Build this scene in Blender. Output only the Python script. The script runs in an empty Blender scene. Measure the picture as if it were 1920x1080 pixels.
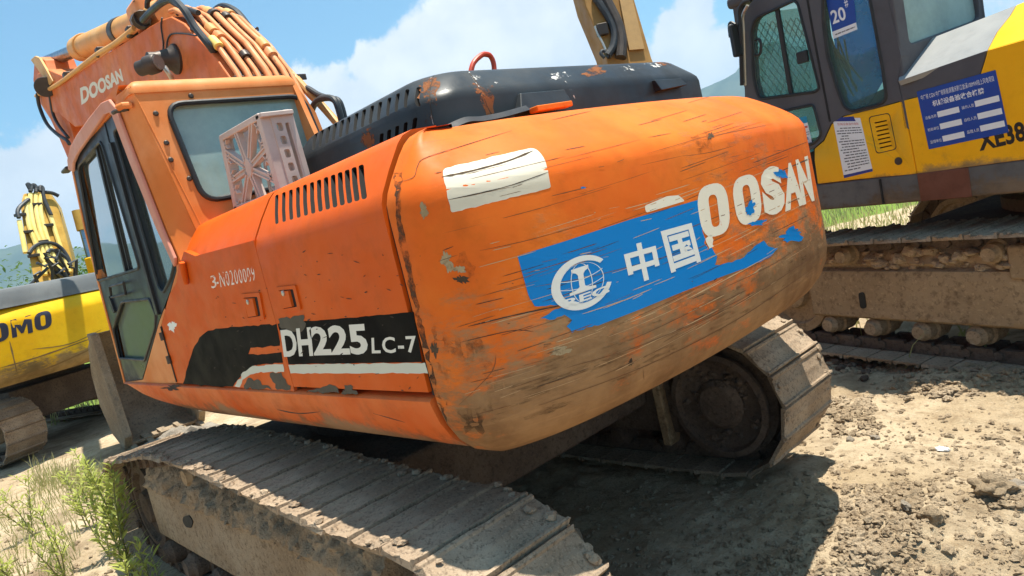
import bpy, bmesh, math, random
from mathutils import Vector, Matrix, noise
from mathutils.bvhtree import BVHTree
from mathutils.geometry import tessellate_polygon
random.seed(7)
sc = bpy.context.scene
COL = sc.collection
# ---------------------------------------------------------------- camera
CP = Vector((-3.915, 2.525, 1.837)); FPX = 1332.66
def cam_axes(a, p, r):
    f = Vector((math.cos(a)*math.cos(p), math.sin(a)*math.cos(p), math.sin(p)))
    rt = f.cross(Vector((0, 0, 1))).normalized(); up = rt.cross(f)
    c, s = math.cos(r), math.sin(r)
    return c*rt + s*up, -s*rt + c*up, f
RT, UP, FW = cam_axes(-0.7276, -0.0967, -0.2348)
cd = bpy.data.cameras.new('camera'); co = bpy.data.objects.new('camera', cd); COL.objects.link(co)
cd.lens = FPX/1920*36; cd.sensor_width = 36; cd.clip_start = 0.05; cd.clip_end = 30000
co.matrix_world = Matrix(((RT.x, UP.x, -FW.x, CP.x), (RT.y, UP.y, -FW.y, CP.y), (RT.z, UP.z, -FW.z, CP.z), (0, 0, 0, 1)))
sc.camera = co
def ray(u, v):
    return ((u-960)/FPX*RT - (v-540)/FPX*UP + FW).normalized()
def on(u, v, ax, val, M=None):
    """where the sight line through a photo pixel meets the plane axis=val of a machine's own frame"""
    o, d = CP, ray(u, v)
    if M is not None:
        Mi = M.inverted(); o = Mi @ o; d = Mi.to_3x3() @ d
    t = (val-o[ax])/d[ax]
    return o + t*d
def onp(u, v, p0, n, M=None):
    o, d = CP, ray(u, v)
    if M is not None:
        Mi = M.inverted(); o = Mi @ o; d = Mi.to_3x3() @ d
    p0 = Vector(p0); n = Vector(n)
    return o + d*((p0-o).dot(n)/d.dot(n))
# ---------------------------------------------------------------- light
SUN = Vector((-.085, -.13, 1)).normalized()
sl = bpy.data.lights.new('sun', 'SUN'); so = bpy.data.objects.new('sun', sl); COL.objects.link(so)
sl.energy = 5.0; sl.angle = math.radians(.5); sl.color = (1, .94, .83)
so.rotation_euler = SUN.to_track_quat('Z', 'Y').to_euler(); so.location = (0, 0, 30)
sc.view_settings.view_transform = 'Standard'; sc.view_settings.look = 'None'
sc.view_settings.exposure = 1.0; sc.view_settings.gamma = 1
w = bpy.data.worlds.new('World'); sc.world = w; w.use_nodes = True
# ---------------------------------------------------------------- node helper
class NT:
    def __init__(s, tree):
        s.t = tree; s.n = tree.nodes; s.l = tree.links
    def put(s, sock, v):
        if isinstance(v, bpy.types.NodeSocket): s.l.new(v, sock)
        elif v is not None:
            if sock.type == 'RGBA' and len(v) == 3: v = (*v, 1)
            sock.default_value = v
    def node(s, typ, **kw):
        n = s.n.new(typ)
        for k, v in kw.items(): setattr(n, k, v)
        return n
    def math(s, op, a, b=None, c=None, clamp=False):
        n = s.node('ShaderNodeMath', operation=op, use_clamp=clamp)
        for i, v in enumerate((a, b, c)):
            if v is not None: s.put(n.inputs[i], v)
        return n.outputs[0]
    def vmath(s, op, a, b=None):
        n = s.node('ShaderNodeVectorMath', operation=op)
        s.put(n.inputs[0], a)
        if b is not None: s.put(n.inputs[1], b)
        return n.outputs['Value'] if op in ('DISTANCE', 'DOT_PRODUCT', 'LENGTH') else n.outputs[0]
    def coord(s, kind='Object'):
        return s.node('ShaderNodeTexCoord').outputs[kind]
    def scale(s, v, sc_, loc=(0, 0, 0), rot=(0, 0, 0)):
        n = s.node('ShaderNodeMapping'); s.put(n.inputs[0], v)
        n.inputs['Scale'].default_value = sc_; n.inputs['Location'].default_value = loc; n.inputs['Rotation'].default_value = rot
        return n.outputs[0]
    def noise(s, vec, scale, detail=4, rough=.55, dist=0.0):
        n = s.node('ShaderNodeTexNoise'); s.put(n.inputs['Vector'], vec)
        n.inputs['Scale'].default_value = scale; n.inputs['Detail'].default_value = detail
        n.inputs['Roughness'].default_value = rough; n.inputs['Distortion'].default_value = dist
        return n.outputs[0]
    def voro(s, vec, scale, feature='F1'):
        n = s.node('ShaderNodeTexVoronoi', feature=feature); s.put(n.inputs['Vector'], vec)
        n.inputs['Scale'].default_value = scale
        return n.outputs['Distance']
    def step(s, v, lo, hi, a=0., b=1.):
        n = s.node('ShaderNodeMapRange', interpolation_type='SMOOTHSTEP'); s.put(n.inputs[0], v)
        n.inputs[1].default_value = lo; n.inputs[2].default_value = hi; n.inputs[3].default_value = a; n.inputs[4].default_value = b
        return n.outputs[0]
    def mix(s, f, a, b, mode='MIX'):
        n = s.node('ShaderNodeMix', data_type='RGBA', blend_type=mode)
        s.put(n.inputs[0], f); s.put(n.inputs[6], a); s.put(n.inputs[7], b)
        return n.outputs[2]
    def sep(s, v):
        n = s.node('ShaderNodeSeparateXYZ'); s.put(n.inputs[0], v); return n.outputs
    def bump(s, h, strength=.3, dist=.01):
        n = s.node('ShaderNodeBump'); s.put(n.inputs['Height'], h)
        n.inputs['Strength'].default_value = strength; n.inputs['Distance'].default_value = dist
        return n.outputs[0]
# ---------------------------------------------------------------- sky with clouds
def build_sky():
    t = NT(w.node_tree); t.n.clear()
    sky = t.node('ShaderNodeTexSky', sky_type='NISHITA'); sky.sun_disc = False
    sky.sun_elevation = math.asin(SUN.z); sky.sun_rotation = math.atan2(SUN.x, SUN.y)
    sky.air_density = 1.0; sky.dust_density = 1.2; sky.ozone_density = 1.0
    d = t.coord('Generated')
    n1 = t.noise(d, 6.5, 12, .62, .15)
    n2 = t.noise(d, 17, 6, .6, .2)
    el = t.sep(d)[2]
    blobs = [(560, 195, .05), (600, 190, .055), (650, 185, .055), (710, 165, .06), (770, 135, .06), (830, 95, .07), (890, 75, .08), (950, 30, .09), (1010, 40, .10), (1070, 60, .09), (1090, -10, .09), (1000, -50, .09), (880, 140, .07), (760, 190, .06), (640, 225, .06),
             (1265, 60, .045), (1300, 25, .04), (1260, 110, .06), (1310, 120, .06), (1360, 125, .06), (1240, 150, .05), (1480, 60, .07), (1600, -60, .14), (120, 325, .055), (80, 370, .065), (40, 400, .06), (110, 420, .07), (15, 370, .035), (-40, 440, .08), (160, 300, .03),
             (-600, 300, .25), (-250, 560, .12), (2300, 200, .3), (2000, -500, .3), (300, -900, .3)]
    f = None
    for u, v, r in blobs:
        dd = t.vmath('DISTANCE', d, tuple(ray(u, v)))
        m = t.math('SUBTRACT', 1.0, t.math('DIVIDE', dd, r*1.1))
        f = m if f is None else t.math('SMOOTH_MAX', f, m, .14)
    f = t.math('MAXIMUM', f, -1.0)
    bh = f
    k = t.math('ADD', bh, t.math('MULTIPLY', t.math('SUBTRACT', n1, .5), 2.3))
    k = t.math('ADD', k, t.math('MULTIPLY', t.math('SUBTRACT', n2, .5), .9))
    den = t.step(k, .16, .40)
    lowhaze = t.step(el, .0, .22, .2, 0.)
    shade = t.step(t.noise(d, 7.5, 5, .55), .35, .7)
    ccol = t.mix(shade, (8.4, 9.0, 9.6), (12.0, 12.0, 11.7))
    base = t.mix(1.0, sky.outputs[0], (1.12, 1.8, 1.85), 'MULTIPLY')
    base = t.mix(lowhaze, base, (4.8, 6.8, 8.6))
    colr = t.mix(t.math('MULTIPLY', den, .94), base, ccol)
    bg = t.node('ShaderNodeBackground'); t.put(bg.inputs[0], colr); bg.inputs[1].default_value = .05
    out = t.node('ShaderNodeOutputWorld'); t.l.new(bg.outputs[0], out.inputs[0])
build_sky()
# ---------------------------------------------------------------- materials
def S(r, g, b):
    f = lambda c: (c/255/12.92) if c/255 <= .04045 else ((c/255+.055)/1.055)**2.4
    return (f(r), f(g), f(b))
def newmat(name):
    m = bpy.data.materials.new(name); m.use_nodes = True
    t = NT(m.node_tree); t.n.clear()
    p = t.node('ShaderNodeBsdfPrincipled'); o = t.node('ShaderNodeOutputMaterial'); t.l.new(p.outputs[0], o.inputs[0])
    return m, t, p
def paint(name, base, fade=None, mud=None, mudcol=(.27, .17, .09), chip=.70, chipcol=(.06, .045, .035), scratch=.5, axis='x', rough=.5, spec=.17, dirt=.3, rust=0., mudstreak=False):
    """weathered paint: fading, long scratches, chips, rust patches, and dried mud that thins out upwards"""
    m, t, p = newmat(name)
    c = t.coord()
    fade = fade or tuple(min(1, x*1.25+.01) for x in base)
    col = t.mix(t.step(t.noise(c, 1.6, 5, .6), .35, .7), base, fade)
    col = t.mix(t.math('MULTIPLY', t.step(t.noise(c, 9, 6, .65), .45, .75), dirt), col, tuple(x*.45+.02*min(1, x*8) for x in base))
    sv = {'x': (.7, 5, 75), 'y': (5, .7, 75), 'xy': (.8, .8, 75), 'z': (40, 40, 1.2)}[axis]
    s1 = t.step(t.noise(t.scale(c, sv), 1.0, 6, .7), .66, .74)
    s2 = t.step(t.noise(t.scale(c, sv, (3, 7, 1.7), (.03, .02, 0)), 1.7, 5, .7), .68, .74)
    col = t.mix(t.math('MULTIPLY', s1, scratch*.75), col, tuple(x*.62+.10 for x in base))
    col = t.mix(t.math('MULTIPLY', s2, scratch), col, chipcol)
    ch = t.step(t.noise(c, 13, 8, .72), chip, chip+.02)
    col = t.mix(ch, col, chipcol)
    if rust:
        rs = t.step(t.noise(c, 3.1, 9, .7, .4), 1-rust, 1-rust+.035)
        col = t.mix(rs, col, t.mix(t.noise(c, 40, 4), (.11, .035, .012), (.28, .11, .04)))
    rg = t.step(t.noise(c, 6, 5), .3, .8, rough-.08, rough+.2)
    h = t.math('MULTIPLY', ch, -1.0)
    if mud:
        z = t.sep(c)[2]
        k = t.step(z, mud[0], mud[1], 1.0, 0.)
        nn = t.noise(t.scale(c, (1.8, 1.8, 4.5)) if mudstreak else c, 3.2 if mudstreak else 4.5, 10, .74)
        k = t.math('ADD', t.math('MULTIPLY', k, 1.05), t.math('MULTIPLY', t.math('SUBTRACT', nn, .5), 2.3))
        k = t.math('ADD', k, t.math('MULTIPLY', t.math('SUBTRACT', t.noise(c, 1.3, 3), .5), 1.6))
        k = t.math('MULTIPLY', t.step(k, .22, .78), t.step(z, mud[1]-.1, mud[1]+.25, 1.0, 0.))
        mc = t.mix(t.step(t.noise(c, 2.3, 6, .65), .3, .68), tuple(x*.42 for x in mudcol), mudcol)
        mc = t.mix(t.math('MULTIPLY', t.step(t.noise(t.scale(c, (1.5, 1.5, 20)), 2.0, 8, .75), .5, .75), .45), mc, tuple(x*1.5 for x in mudcol))
        col = t.mix(t.math('MULTIPLY', k, .93), col, mc)
        rg = t.mix(k, rg, (.9, .9, .9))
        h = t.math('ADD', h, t.math('MULTIPLY', k, t.noise(c, 60, 5)))
    t.put(p.inputs['Base Color'], col); t.put(p.inputs['Roughness'], rg)
    p.inputs['Specular IOR Level'].default_value = spec
    dent = t.math('MULTIPLY', t.noise(c, 2.2, 3), 2.0)
    t.put(p.inputs['Normal'], t.bump(t.math('ADD', h, t.math('ADD', t.math('MULTIPLY', t.noise(c, 90, 4), .12), dent)), .35, .008))
    return m
def earth(name, a, b, dark=None, sc_=6, bump=.6, rough=.95, dist=.02):
    m, t, p = newmat(name)
    c = t.coord()
    col = t.mix(t.step(t.noise(c, sc_*.3, 6, .6), .35, .68), a, b)
    col = t.mix(t.math('MULTIPLY', t.step(t.noise(c, sc_*2.5, 8, .7), .48, .72), .6), col, dark or tuple(x*.5 for x in a))
    col = t.mix(t.math('MULTIPLY', t.step(t.noise(c, sc_*9, 4, .6), .55, .7), .5), col, tuple(min(.8, x*1.35) for x in b))
    oi = t.node('ShaderNodeObjectInfo').outputs['Random']
    col = t.mix(t.math('MULTIPLY', oi, .35), col, tuple(x*.55 for x in a))
    col = t.mix(t.math('MULTIPLY', t.step(t.noise(c, sc_*5, 8, .75), .5, .62), .5), col, dark or tuple(x*.5 for x in a))
    t.put(p.inputs['Base Color'], col); p.inputs['Roughness'].default_value = rough
    p.inputs['Specular IOR Level'].default_value = .15
    h = t.math('ADD', t.noise(c, sc_*2, 8, .7), t.math('MULTIPLY', t.noise(c, sc_*12, 5, .7), .5))
    t.put(p.inputs['Normal'], t.bump(h, bump, dist))
    return m
def plain(name, colr, rough=.6, metal=0., spec=.4, var=.35, sc_=12, bump=.15):
    m, t, p = newmat(name)
    c = t.coord()
    col = t.mix(t.math('MULTIPLY', t.step(t.noise(c, sc_, 6, .65), .35, .75), var), colr, tuple(x*.5+.005 for x in colr))
    t.put(p.inputs['Base Color'], col); p.inputs['Metallic'].default_value = metal
    t.put(p.inputs['Roughness'], t.step(t.noise(c, sc_*.7, 4), .3, .8, max(.05, rough-.1), min(1, rough+.15)))
    p.inputs['Specular IOR Level'].default_value = spec
    if bump: t.put(p.inputs['Normal'], t.bump(t.noise(c, sc_*5, 5), bump, .004))
    return m
def glass(name, tint, refl=1.0, dust=.12, dustcol=(.45, .5, .45)):
    m, t, p = newmat(name)
    out = [n for n in t.n if n.type == 'OUTPUT_MATERIAL'][0]
    t.n.remove(p)
    tr = t.node('ShaderNodeBsdfTransparent'); tr.inputs[0].default_value = (*tint, 1)
    gl = t.node('ShaderNodeBsdfGlossy'); gl.inputs['Roughness'].default_value = .03; gl.inputs[0].default_value = (.9*refl, .95*refl, .95*refl, 1)
    fr = t.node('ShaderNodeFresnel'); fr.inputs[0].default_value = 1.62
    c = t.coord()
    t.put(gl.inputs['Normal'], t.bump(t.noise(c, 1.5, 2), .06, .02))
    mx = t.node('ShaderNodeMixShader'); t.put(mx.inputs[0], t.math('ADD', t.math('MULTIPLY', fr.outputs[0], 2.0*refl), .10*refl, clamp=True))
    t.l.new(tr.outputs[0], mx.inputs[1]); t.l.new(gl.outputs[0], mx.inputs[2])
    df = t.node('ShaderNodeBsdfDiffuse'); df.inputs[0].default_value = (*dustcol, 1)
    m2 = t.node('ShaderNodeMixShader')
    t.put(m2.inputs[0], t.math('MULTIPLY', t.step(t.noise(c, 2.5, 8, .65), .1, .9, .55, 1.3), dust))
    t.l.new(mx.outputs[0], m2.inputs[1]); t.l.new(df.outputs[0], m2.inputs[2])
    t.l.new(m2.outputs[0], out.inputs[0])
    return m
def decal_mat(name, colr, under, wear=.62, axis='xy', rough=.45, var=.25, streak=.68, sc_=9):
    """a painted mark whose worn spots show the coat below"""
    m, t, p = newmat(name)
    c = t.coord()
    col = t.mix(t.math('MULTIPLY', t.noise(c, 7, 5), var), colr, tuple(x*.6 for x in colr))
    sv = {'x': (.7, 5, 70), 'xy': (.8, .8, 70)}[axis]
    s1 = t.step(t.noise(t.scale(c, sv), 1.2, 6, .7), streak, streak+.05)
    ch = t.step(t.noise(c, sc_, 9, .72), wear, wear+.025)
    col = t.mix(t.math('MAXIMUM', s1, ch), col, under)
    t.put(p.inputs['Base Color'], col); p.inputs['Roughness'].default_value = rough; p.inputs['Specular IOR Level'].default_value = .18
    return m
O_CW = S(214, 95, 25); O_SIDE = S(206, 84, 14); O_CAB = S(208, 116, 52); O_BOOM = S(200, 100, 46)
M = {}
M['cw'] = paint('counterweight_paint', O_CW, S(222, 116, 36), mud=(1.12, 1.86), mudcol=(.30, .19, .095), chip=.70, scratch=.6, axis='xy', dirt=.32, mudstreak=True, rough=.55, spec=.15)
M['side'] = paint('side_panel_paint', O_SIDE, S(212, 92, 22), mud=(1.25, 1.42), mudcol=(.26, .17, .1), chip=.705, scratch=.25, axis='x', dirt=.3)
M['skirt'] = paint('skirt_paint', O_SIDE, S(214, 116, 60), mud=(1.1, 1.32), mudcol=(.33, .21, .12), chip=.7, scratch=.4, axis='x', dirt=.4)
M['cab'] = paint('cab_paint', O_CAB, S(226, 148, 92), chip=.72, scratch=.12, axis='x', dirt=.15, chipcol=(.12, .07, .04), rough=.5)
M['cabtrim'] = paint('faded_lit_trim_paint', S(205, 140, 118), S(214, 160, 140), chip=.7, scratch=.3, axis='x', dirt=.25, rough=.6)  # paler than the cab paint: light on the bevelled trim put into colour
M['boom'] = paint('boom_paint', O_BOOM, S(214, 128, 78), chip=.71, scratch=.25, axis='x', dirt=.35, rough=.5)
M['pipe'] = paint('pipe_paint', S(214, 130, 80), S(222, 160, 112), chip=.64, scratch=.2, axis='x', dirt=.4, rough=.5)
M['cylp'] = paint('cylinder_paint', S(206, 150, 88), S(216, 168, 110), chip=.66, scratch=.3, axis='x', dirt=.35)
M['hood'] = paint('hood_paint', (.012, .014, .016), (.032, .037, .04), chip=.70, chipcol=(.3, .3, .3), scratch=.35, axis='xy', dirt=.2, rust=.36, rough=.42, spec=.28)
M['black'] = paint('black_panel_paint', (.006, .0055, .005), (.011, .010, .009), chip=.70, chipcol=(.14, .12, .09), scratch=.03, axis='x', rough=.6, spec=.05, dirt=.1)
M['door'] = paint('door_paint', (.022, .027, .034), (.04, .048, .058), chip=.72, scratch=.15, axis='x', rough=.35, mud=(1.3, 1.5), mudcol=(.1, .085, .07))
M['rubber'] = plain('rubber', (.02, .02, .022), .5, var=.5)
M['hose'] = plain('hose_rubber', (.028, .032, .036), .5, var=.6)
M['dark'] = plain('dark_interior', (.015, .014, .013), .8)
M['grease'] = plain('greasy_steel', (.07, .055, .045), .5, .4, var=.6)
M['chrome'] = plain('cylinder_rod', (.22, .30, .36), .35, 1.0, var=.1, bump=0)
M['bolt'] = plain('zinc_steel', (.5, .48, .42), .35, .7, var=.3)
M['steel'] = earth('dusty_shoe_steel', (.25, .2, .16), (.33, .275, .215), (.12, .1, .085), 9, .5, .85, .01)
M['shoe'] = earth('worn_shoe_steel', (.31, .225, .15), (.45, .345, .24), (.09, .064, .043), 12, .7, .8, .012)
M['mud'] = earth('dried_mud', (.40, .28, .17), (.55, .42, .28), (.15, .10, .06), 9, .9, .95, .03)
M['tframe'] = earth('muddy_frame_paint', (.27, .185, .105), (.38, .27, .16), (.13, .085, .05), 4, .5, .9, .012)
M['soil'] = earth('dry_soil', (.41, .325, .225), (.55, .455, .33), (.27, .2, .135), 5, .9, .97, .04)
M['clod'] = earth('soil_clod', (.33, .245, .155), (.46, .36, .245), (.17, .12, .075), 9, .9, .97, .03)
M['rock'] = earth('pale_rock', (.24, .2, .155), (.31, .27, .215), (.14, .11, .08), 8, .7, .9, .02)
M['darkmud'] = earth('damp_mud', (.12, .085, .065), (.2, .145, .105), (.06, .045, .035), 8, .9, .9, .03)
M['bucket'] = earth('worn_bucket_steel', (.26, .19, .12), (.38, .31, .22), (.12, .1, .08), 6, .5, .7, .01)
M['glass'] = glass('teal_glass', (.55, .70, .67), 1.0, .06)
M['clearglass'] = glass('pale_teal_glass', (.80, .97, .92), .2, .10, (.5, .68, .6))
M['rglass'] = glass('rear_glass', (.5, .66, .62), .7, .62, (.42, .57, .53))  # pale teal dust coat also stands in for reflected sky and ground
M['yel'] = paint('yellow_paint', S(238, 168, 16), S(240, 176, 26), chip=.73, scratch=.12, axis='x', dirt=.18, mud=(1.4, 1.55), mudcol=(.3, .2, .1))
M['grey'] = paint('grey_paint', (.078, .075, .082), (.098, .095, .10), chip=.74, scratch=.1, axis='x', dirt=.2, chipcol=(.2, .19, .18))
M['sunlitgrey'] = paint('sunlit_grey_hood_paint', (.23, .235, .235), (.29, .29, .28), chip=.75, scratch=.15, axis='x', dirt=.2, chipcol=(.1, .1, .1))  # lighter copy of the grey paint; sunlight on the slope put into colour
M['rail'] = paint('grey_rail_paint', (.085, .085, .09), (.13, .125, .12), chip=.68, scratch=.3, axis='x', dirt=.5, rust=.33, mud=(1.2, 1.5), mudcol=(.2, .14, .09))
M['dustglass'] = glass('dusty_lower_glass', (.28, .32, .28), .6, .75, (.16, .19, .15))
M['blueglass'] = glass('blue_glass', (.10, .40, .68), .15, .35, (.05, .28, .48))
M['mesh'] = plain('guard_wire', (.35, .42, .38), .5, .3)
M['lyel'] = paint('lemon_paint', S(216, 166, 12), S(222, 180, 24), mud=(1.2, 1.6), mudcol=(.3, .21, .1), chip=.7, scratch=.6, axis='xy', dirt=.2, mudstreak=True)
M['lpipe'] = paint('cream_pipe_paint', S(228, 200, 110), S(232, 210, 140), chip=.68, axis='z', dirt=.3)
M['lboom'] = paint('cream_boom_paint', S(180, 140, 62), S(200, 164, 86), chip=.68, axis='z', dirt=.4)
M['lhood'] = paint('slate_hood_paint', (.12, .13, .135), (.17, .18, .18), chip=.74, dirt=.2)
M['khaki'] = paint('khaki_paint', S(146, 108, 58), S(164, 128, 76), chip=.72, axis='z', dirt=.3, chipcol=(.08, .06, .04))
M['white'] = plain('white_vinyl', (.78, .77, .72), .5, var=.08)
M['crate'] = plain('grey_pink_plastic', S(196, 176, 166), .55, var=.35, sc_=7)
# ---------------------------------------------------------------- objects
def tag(o, label=None, cat=None, group=None, kind=None):
    for k, v in (('label', label), ('category', cat), ('group', group), ('kind', kind)):
        if v: o[k] = v
    return o
def empty(name, M_=None, **kw):
    o = bpy.data.objects.new(name, None); COL.objects.link(o); o.empty_display_size = .3
    if M_ is not None: o.matrix_world = M_
    return tag(o, **kw)
class MB:
    """collects shapes and links them as ONE mesh object"""
    def __init__(s): s.v = []; s.f = []; s.m = []; s.mi = 0
    def add(s, vs, fs):
        b = len(s.v); s.v += [Vector(x) for x in vs]
        for f in fs: s.f.append([b+i for i in f]); s.m.append(s.mi)
        return s
    def box(s, a, b):
        (x0, y0, z0), (x1, y1, z1) = a, b
        x0, x1 = sorted((x0, x1)); y0, y1 = sorted((y0, y1)); z0, z1 = sorted((z0, z1))
        return s.add([(x0, y0, z0), (x1, y0, z0), (x1, y1, z0), (x0, y1, z0), (x0, y0, z1), (x1, y0, z1), (x1, y1, z1), (x0, y1, z1)],
                     [(3, 2, 1, 0), (4, 5, 6, 7), (0, 1, 5, 4), (1, 2, 6, 5), (2, 3, 7, 6), (3, 0, 4, 7)])
    def hexa(s, p8):
        return s.add(p8, [(3, 2, 1, 0), (4, 5, 6, 7), (0, 1, 5, 4), (1, 2, 6, 5), (2, 3, 7, 6), (3, 0, 4, 7)])
    def bar(s, p0, p1, wd, th, upv=(0, 0, 1)):
        p0, p1 = Vector(p0), Vector(p1); d = (p1-p0).normalized(); up = Vector(upv)
        sd = d.cross(up).normalized()*wd/2; up = sd.cross(d).normalized()*th/2
        return s.hexa([p0-sd-up, p0+sd-up, p1+sd-up, p1-sd-up, p0-sd+up, p0+sd+up, p1+sd+up, p1-sd+up])
    def loft(s, rings, closed=True, caps=True):
        n = len(rings[0]); vs = [p for r in rings for p in r]; fs = []
        for i in range(len(rings)-1):
            for j in range(n if closed else n-1):
                k = (j+1) % n; fs.append((i*n+j, i*n+k, (i+1)*n+k, (i+1)*n+j))
        if caps and closed: fs += [tuple(range(n-1, -1, -1)), tuple(range((len(rings)-1)*n, len(rings)*n))]
        return s.add(vs, fs)
    def tube(s, pts, r, n=10, caps=True):
        pts = [Vector(p) for p in pts]; rings = []
        t0 = (pts[1]-pts[0]).normalized(); up = t0.orthogonal().normalized()
        for i, p in enumerate(pts):
            t = ((pts[min(i+1, len(pts)-1)]-pts[max(i-1, 0)])).normalized()
            up = (up-t*up.dot(t)).normalized(); b = t.cross(up)
            rr = r[i] if isinstance(r, (list, tuple)) else r
            rings.append([p+rr*(math.cos(a)*up+math.sin(a)*b) for a in (2*math.pi*j/n for j in range(n))])
        return s.loft(rings, True, caps)
    def cyl(s, p0, p1, r, n=20): return s.tube([p0, p1], r, n)
    def lathe(s, c, ax, prof, n=28):
        c = Vector(c); ax = Vector(ax).normalized(); u = ax.orthogonal().normalized(); b = ax.cross(u)
        return s.loft([[c+ax*h+r*(math.cos(a)*u+math.sin(a)*b) for a in (2*math.pi*j/n for j in range(n))] for r, h in prof], True, True)
    def plate(s, outer, holes, fn, t0, t1):
        """flat sheet with holes: fn(a, b, t) places outline points at depth t"""
        loops = [outer]+list(holes)
        tr = tessellate_polygon([[Vector((a, b, 0)) for a, b in lp] for lp in loops])
        flat = [p for lp in loops for p in lp]; n = len(flat)
        vs = [fn(a, b, t0) for a, b in flat]+[fn(a, b, t1) for a, b in flat]
        fs = [tuple(t) for t in tr]+[tuple(i+n for i in reversed(t)) for t in tr]
        o = 0
        for lp in loops:
            k = len(lp)
            for i in range(k): fs.append((o+i, o+(i+1) % k, n+o+(i+1) % k, n+o+i))
            o += k
        return s.add(vs, fs)
    def build(s, name, mats, parent=None, smooth=35, bevel=0, seg=2, fix=True, sub=0):
        me = bpy.data.meshes.new(name)
        me.from_pydata(s.v, [], s.f)
        if not isinstance(mats, (list, tuple)): mats = [mats]
        for m in mats: me.materials.append(m)
        if len(mats) > 1: me.polygons.foreach_set('material_index', s.m)
        if fix:
            bm = bmesh.new(); bm.from_mesh(me); bmesh.ops.recalc_face_normals(bm, faces=bm.faces); bm.to_mesh(me); bm.free()
        if smooth:
            me.polygons.foreach_set('use_smooth', [True]*len(me.polygons)); me.set_sharp_from_angle(angle=math.radians(smooth))
        o = bpy.data.objects.new(name, me); COL.objects.link(o)
        if parent: o.parent = parent
        if bevel:
            b = o.modifiers.new('bevel', 'BEVEL'); b.width = bevel; b.segments = seg; b.limit_method = 'ANGLE'; b.angle_limit = math.radians(40); b.harden_normals = True
        if sub:
            b = o.modifiers.new('sub', 'SUBSURF'); b.levels = b.render_levels = sub
        return o
def mesh_of(o):
    dg = bpy.context.evaluated_depsgraph_get(); dg.update()
    return bpy.data.meshes.new_from_object(o.evaluated_get(dg), preserve_all_data_layers=True, depsgraph=dg)
def cut(o, cutter):
    """carve real recesses; the cutter is gone afterwards"""
    md = o.modifiers.new('cut', 'BOOLEAN'); md.operation = 'DIFFERENCE'; md.object = cutter; md.solver = 'EXACT'
    try: md.material_mode = 'TRANSFER'
    except Exception: pass
    me = mesh_of(o); o.modifiers.clear(); o.data = me
    bpy.data.objects.remove(cutter)
    me.polygons.foreach_set('use_smooth', [True]*len(me.polygons)); me.set_sharp_from_angle(angle=math.radians(32))
    return o
def roundpoly(pts, r, n=5):
    out = []; k = len(pts)
    for i in range(k):
        p = Vector(pts[i]).to_2d(); a = Vector(pts[i-1]).to_2d(); b = Vector(pts[(i+1) % k]).to_2d()
        rr = r[i] if isinstance(r, (list, tuple)) else r
        da, db = (a-p), (b-p); q = min(rr, da.length*.45, db.length*.45)
        if q < 1e-5: out.append((p.x, p.y)); continue
        p0 = p+da.normalized()*q; p1 = p+db.normalized()*q
        for j in range(n+1):
            t = j/n; x = (1-t)**2*p0+2*t*(1-t)*p+t*t*p1; out.append((x.x, x.y))
    return out
def spline(pts, n=8):
    pts = [Vector(p) for p in pts]
    if len(pts) < 3: return pts
    out = []
    for i in range(len(pts)-1):
        p0, p1, p2, p3 = pts[max(i-1, 0)], pts[i], pts[i+1], pts[min(i+2, len(pts)-1)]
        for j in range(n):
            t = j/n
            out.append(.5*((2*p1)+(p2-p0)*t+(2*p0-5*p1+4*p2-p3)*t*t+(3*p1-p0-3*p2+p3)*t**3))
    return out+[pts[-1]]
def fit(pts, d):
    """resample a polyline at even spacing"""
    out = [pts[0]]; acc = 0
    for a, b in zip(pts, pts[1:]):
        L = (b-a).length
        while acc+L >= d:
            t = (d-acc)/L; a = a.lerp(b, t); out.append(a); L = (b-a).length; acc = 0
        acc += L
    return out
def fbm(p, o=4, sc_=1.0):
    return noise.fractal(Vector(p)*sc_, 1.0, 2.0, o)
# ---------------------------------------------------------------- marks laid on surfaces
def text_mesh(txt, bold=0.0, shear=0.0, space=1.0):
    cu = bpy.data.curves.new('lettering', 'FONT'); cu.body = txt; cu.size = 1; cu.offset = bold; cu.shear = shear; cu.space_character = space
    cu.resolution_u = 3
    o = bpy.data.objects.new('lettering', cu); COL.objects.link(o)
    me = mesh_of(o); bpy.data.objects.remove(o)
    vs = [Vector((v.co.x, v.co.y)) for v in me.vertices]; fs = [tuple(p.vertices) for p in me.polygons]
    bpy.data.meshes.remove(me)
    return vs, fs
def norm_box(vs):
    x0 = min(v.x for v in vs); x1 = max(v.x for v in vs); y0 = min(v.y for v in vs); y1 = max(v.y for v in vs)
    return [((v.x-x0)/(x1-x0), (v.y-y0)/(y1-y0)) for v in vs]
def quad_map(q):
    """projective map of the unit square onto 4 corners: bottom left, bottom right, top right, top left"""
    (x0, y0), (x1, y1), (x2, y2), (x3, y3) = q
    sx = x0-x1+x2-x3; sy = y0-y1+y2-y3
    dx1, dx2, dy1, dy2 = x1-x2, x3-x2, y1-y2, y3-y2
    den = dx1*dy2-dx2*dy1
    g = (sx*dy2-dx2*sy)/den; h = (dx1*sy-sx*dy1)/den
    a, b, c = x1-x0+g*x1, x3-x0+h*x3, x0
    d, e, f = y1-y0+g*y1, y3-y0+h*y3, y0
    return lambda u, v: ((a*u+b*v+c)/(g*u+h*v+1), (d*u+e*v+f)/(g*u+h*v+1))
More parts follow.
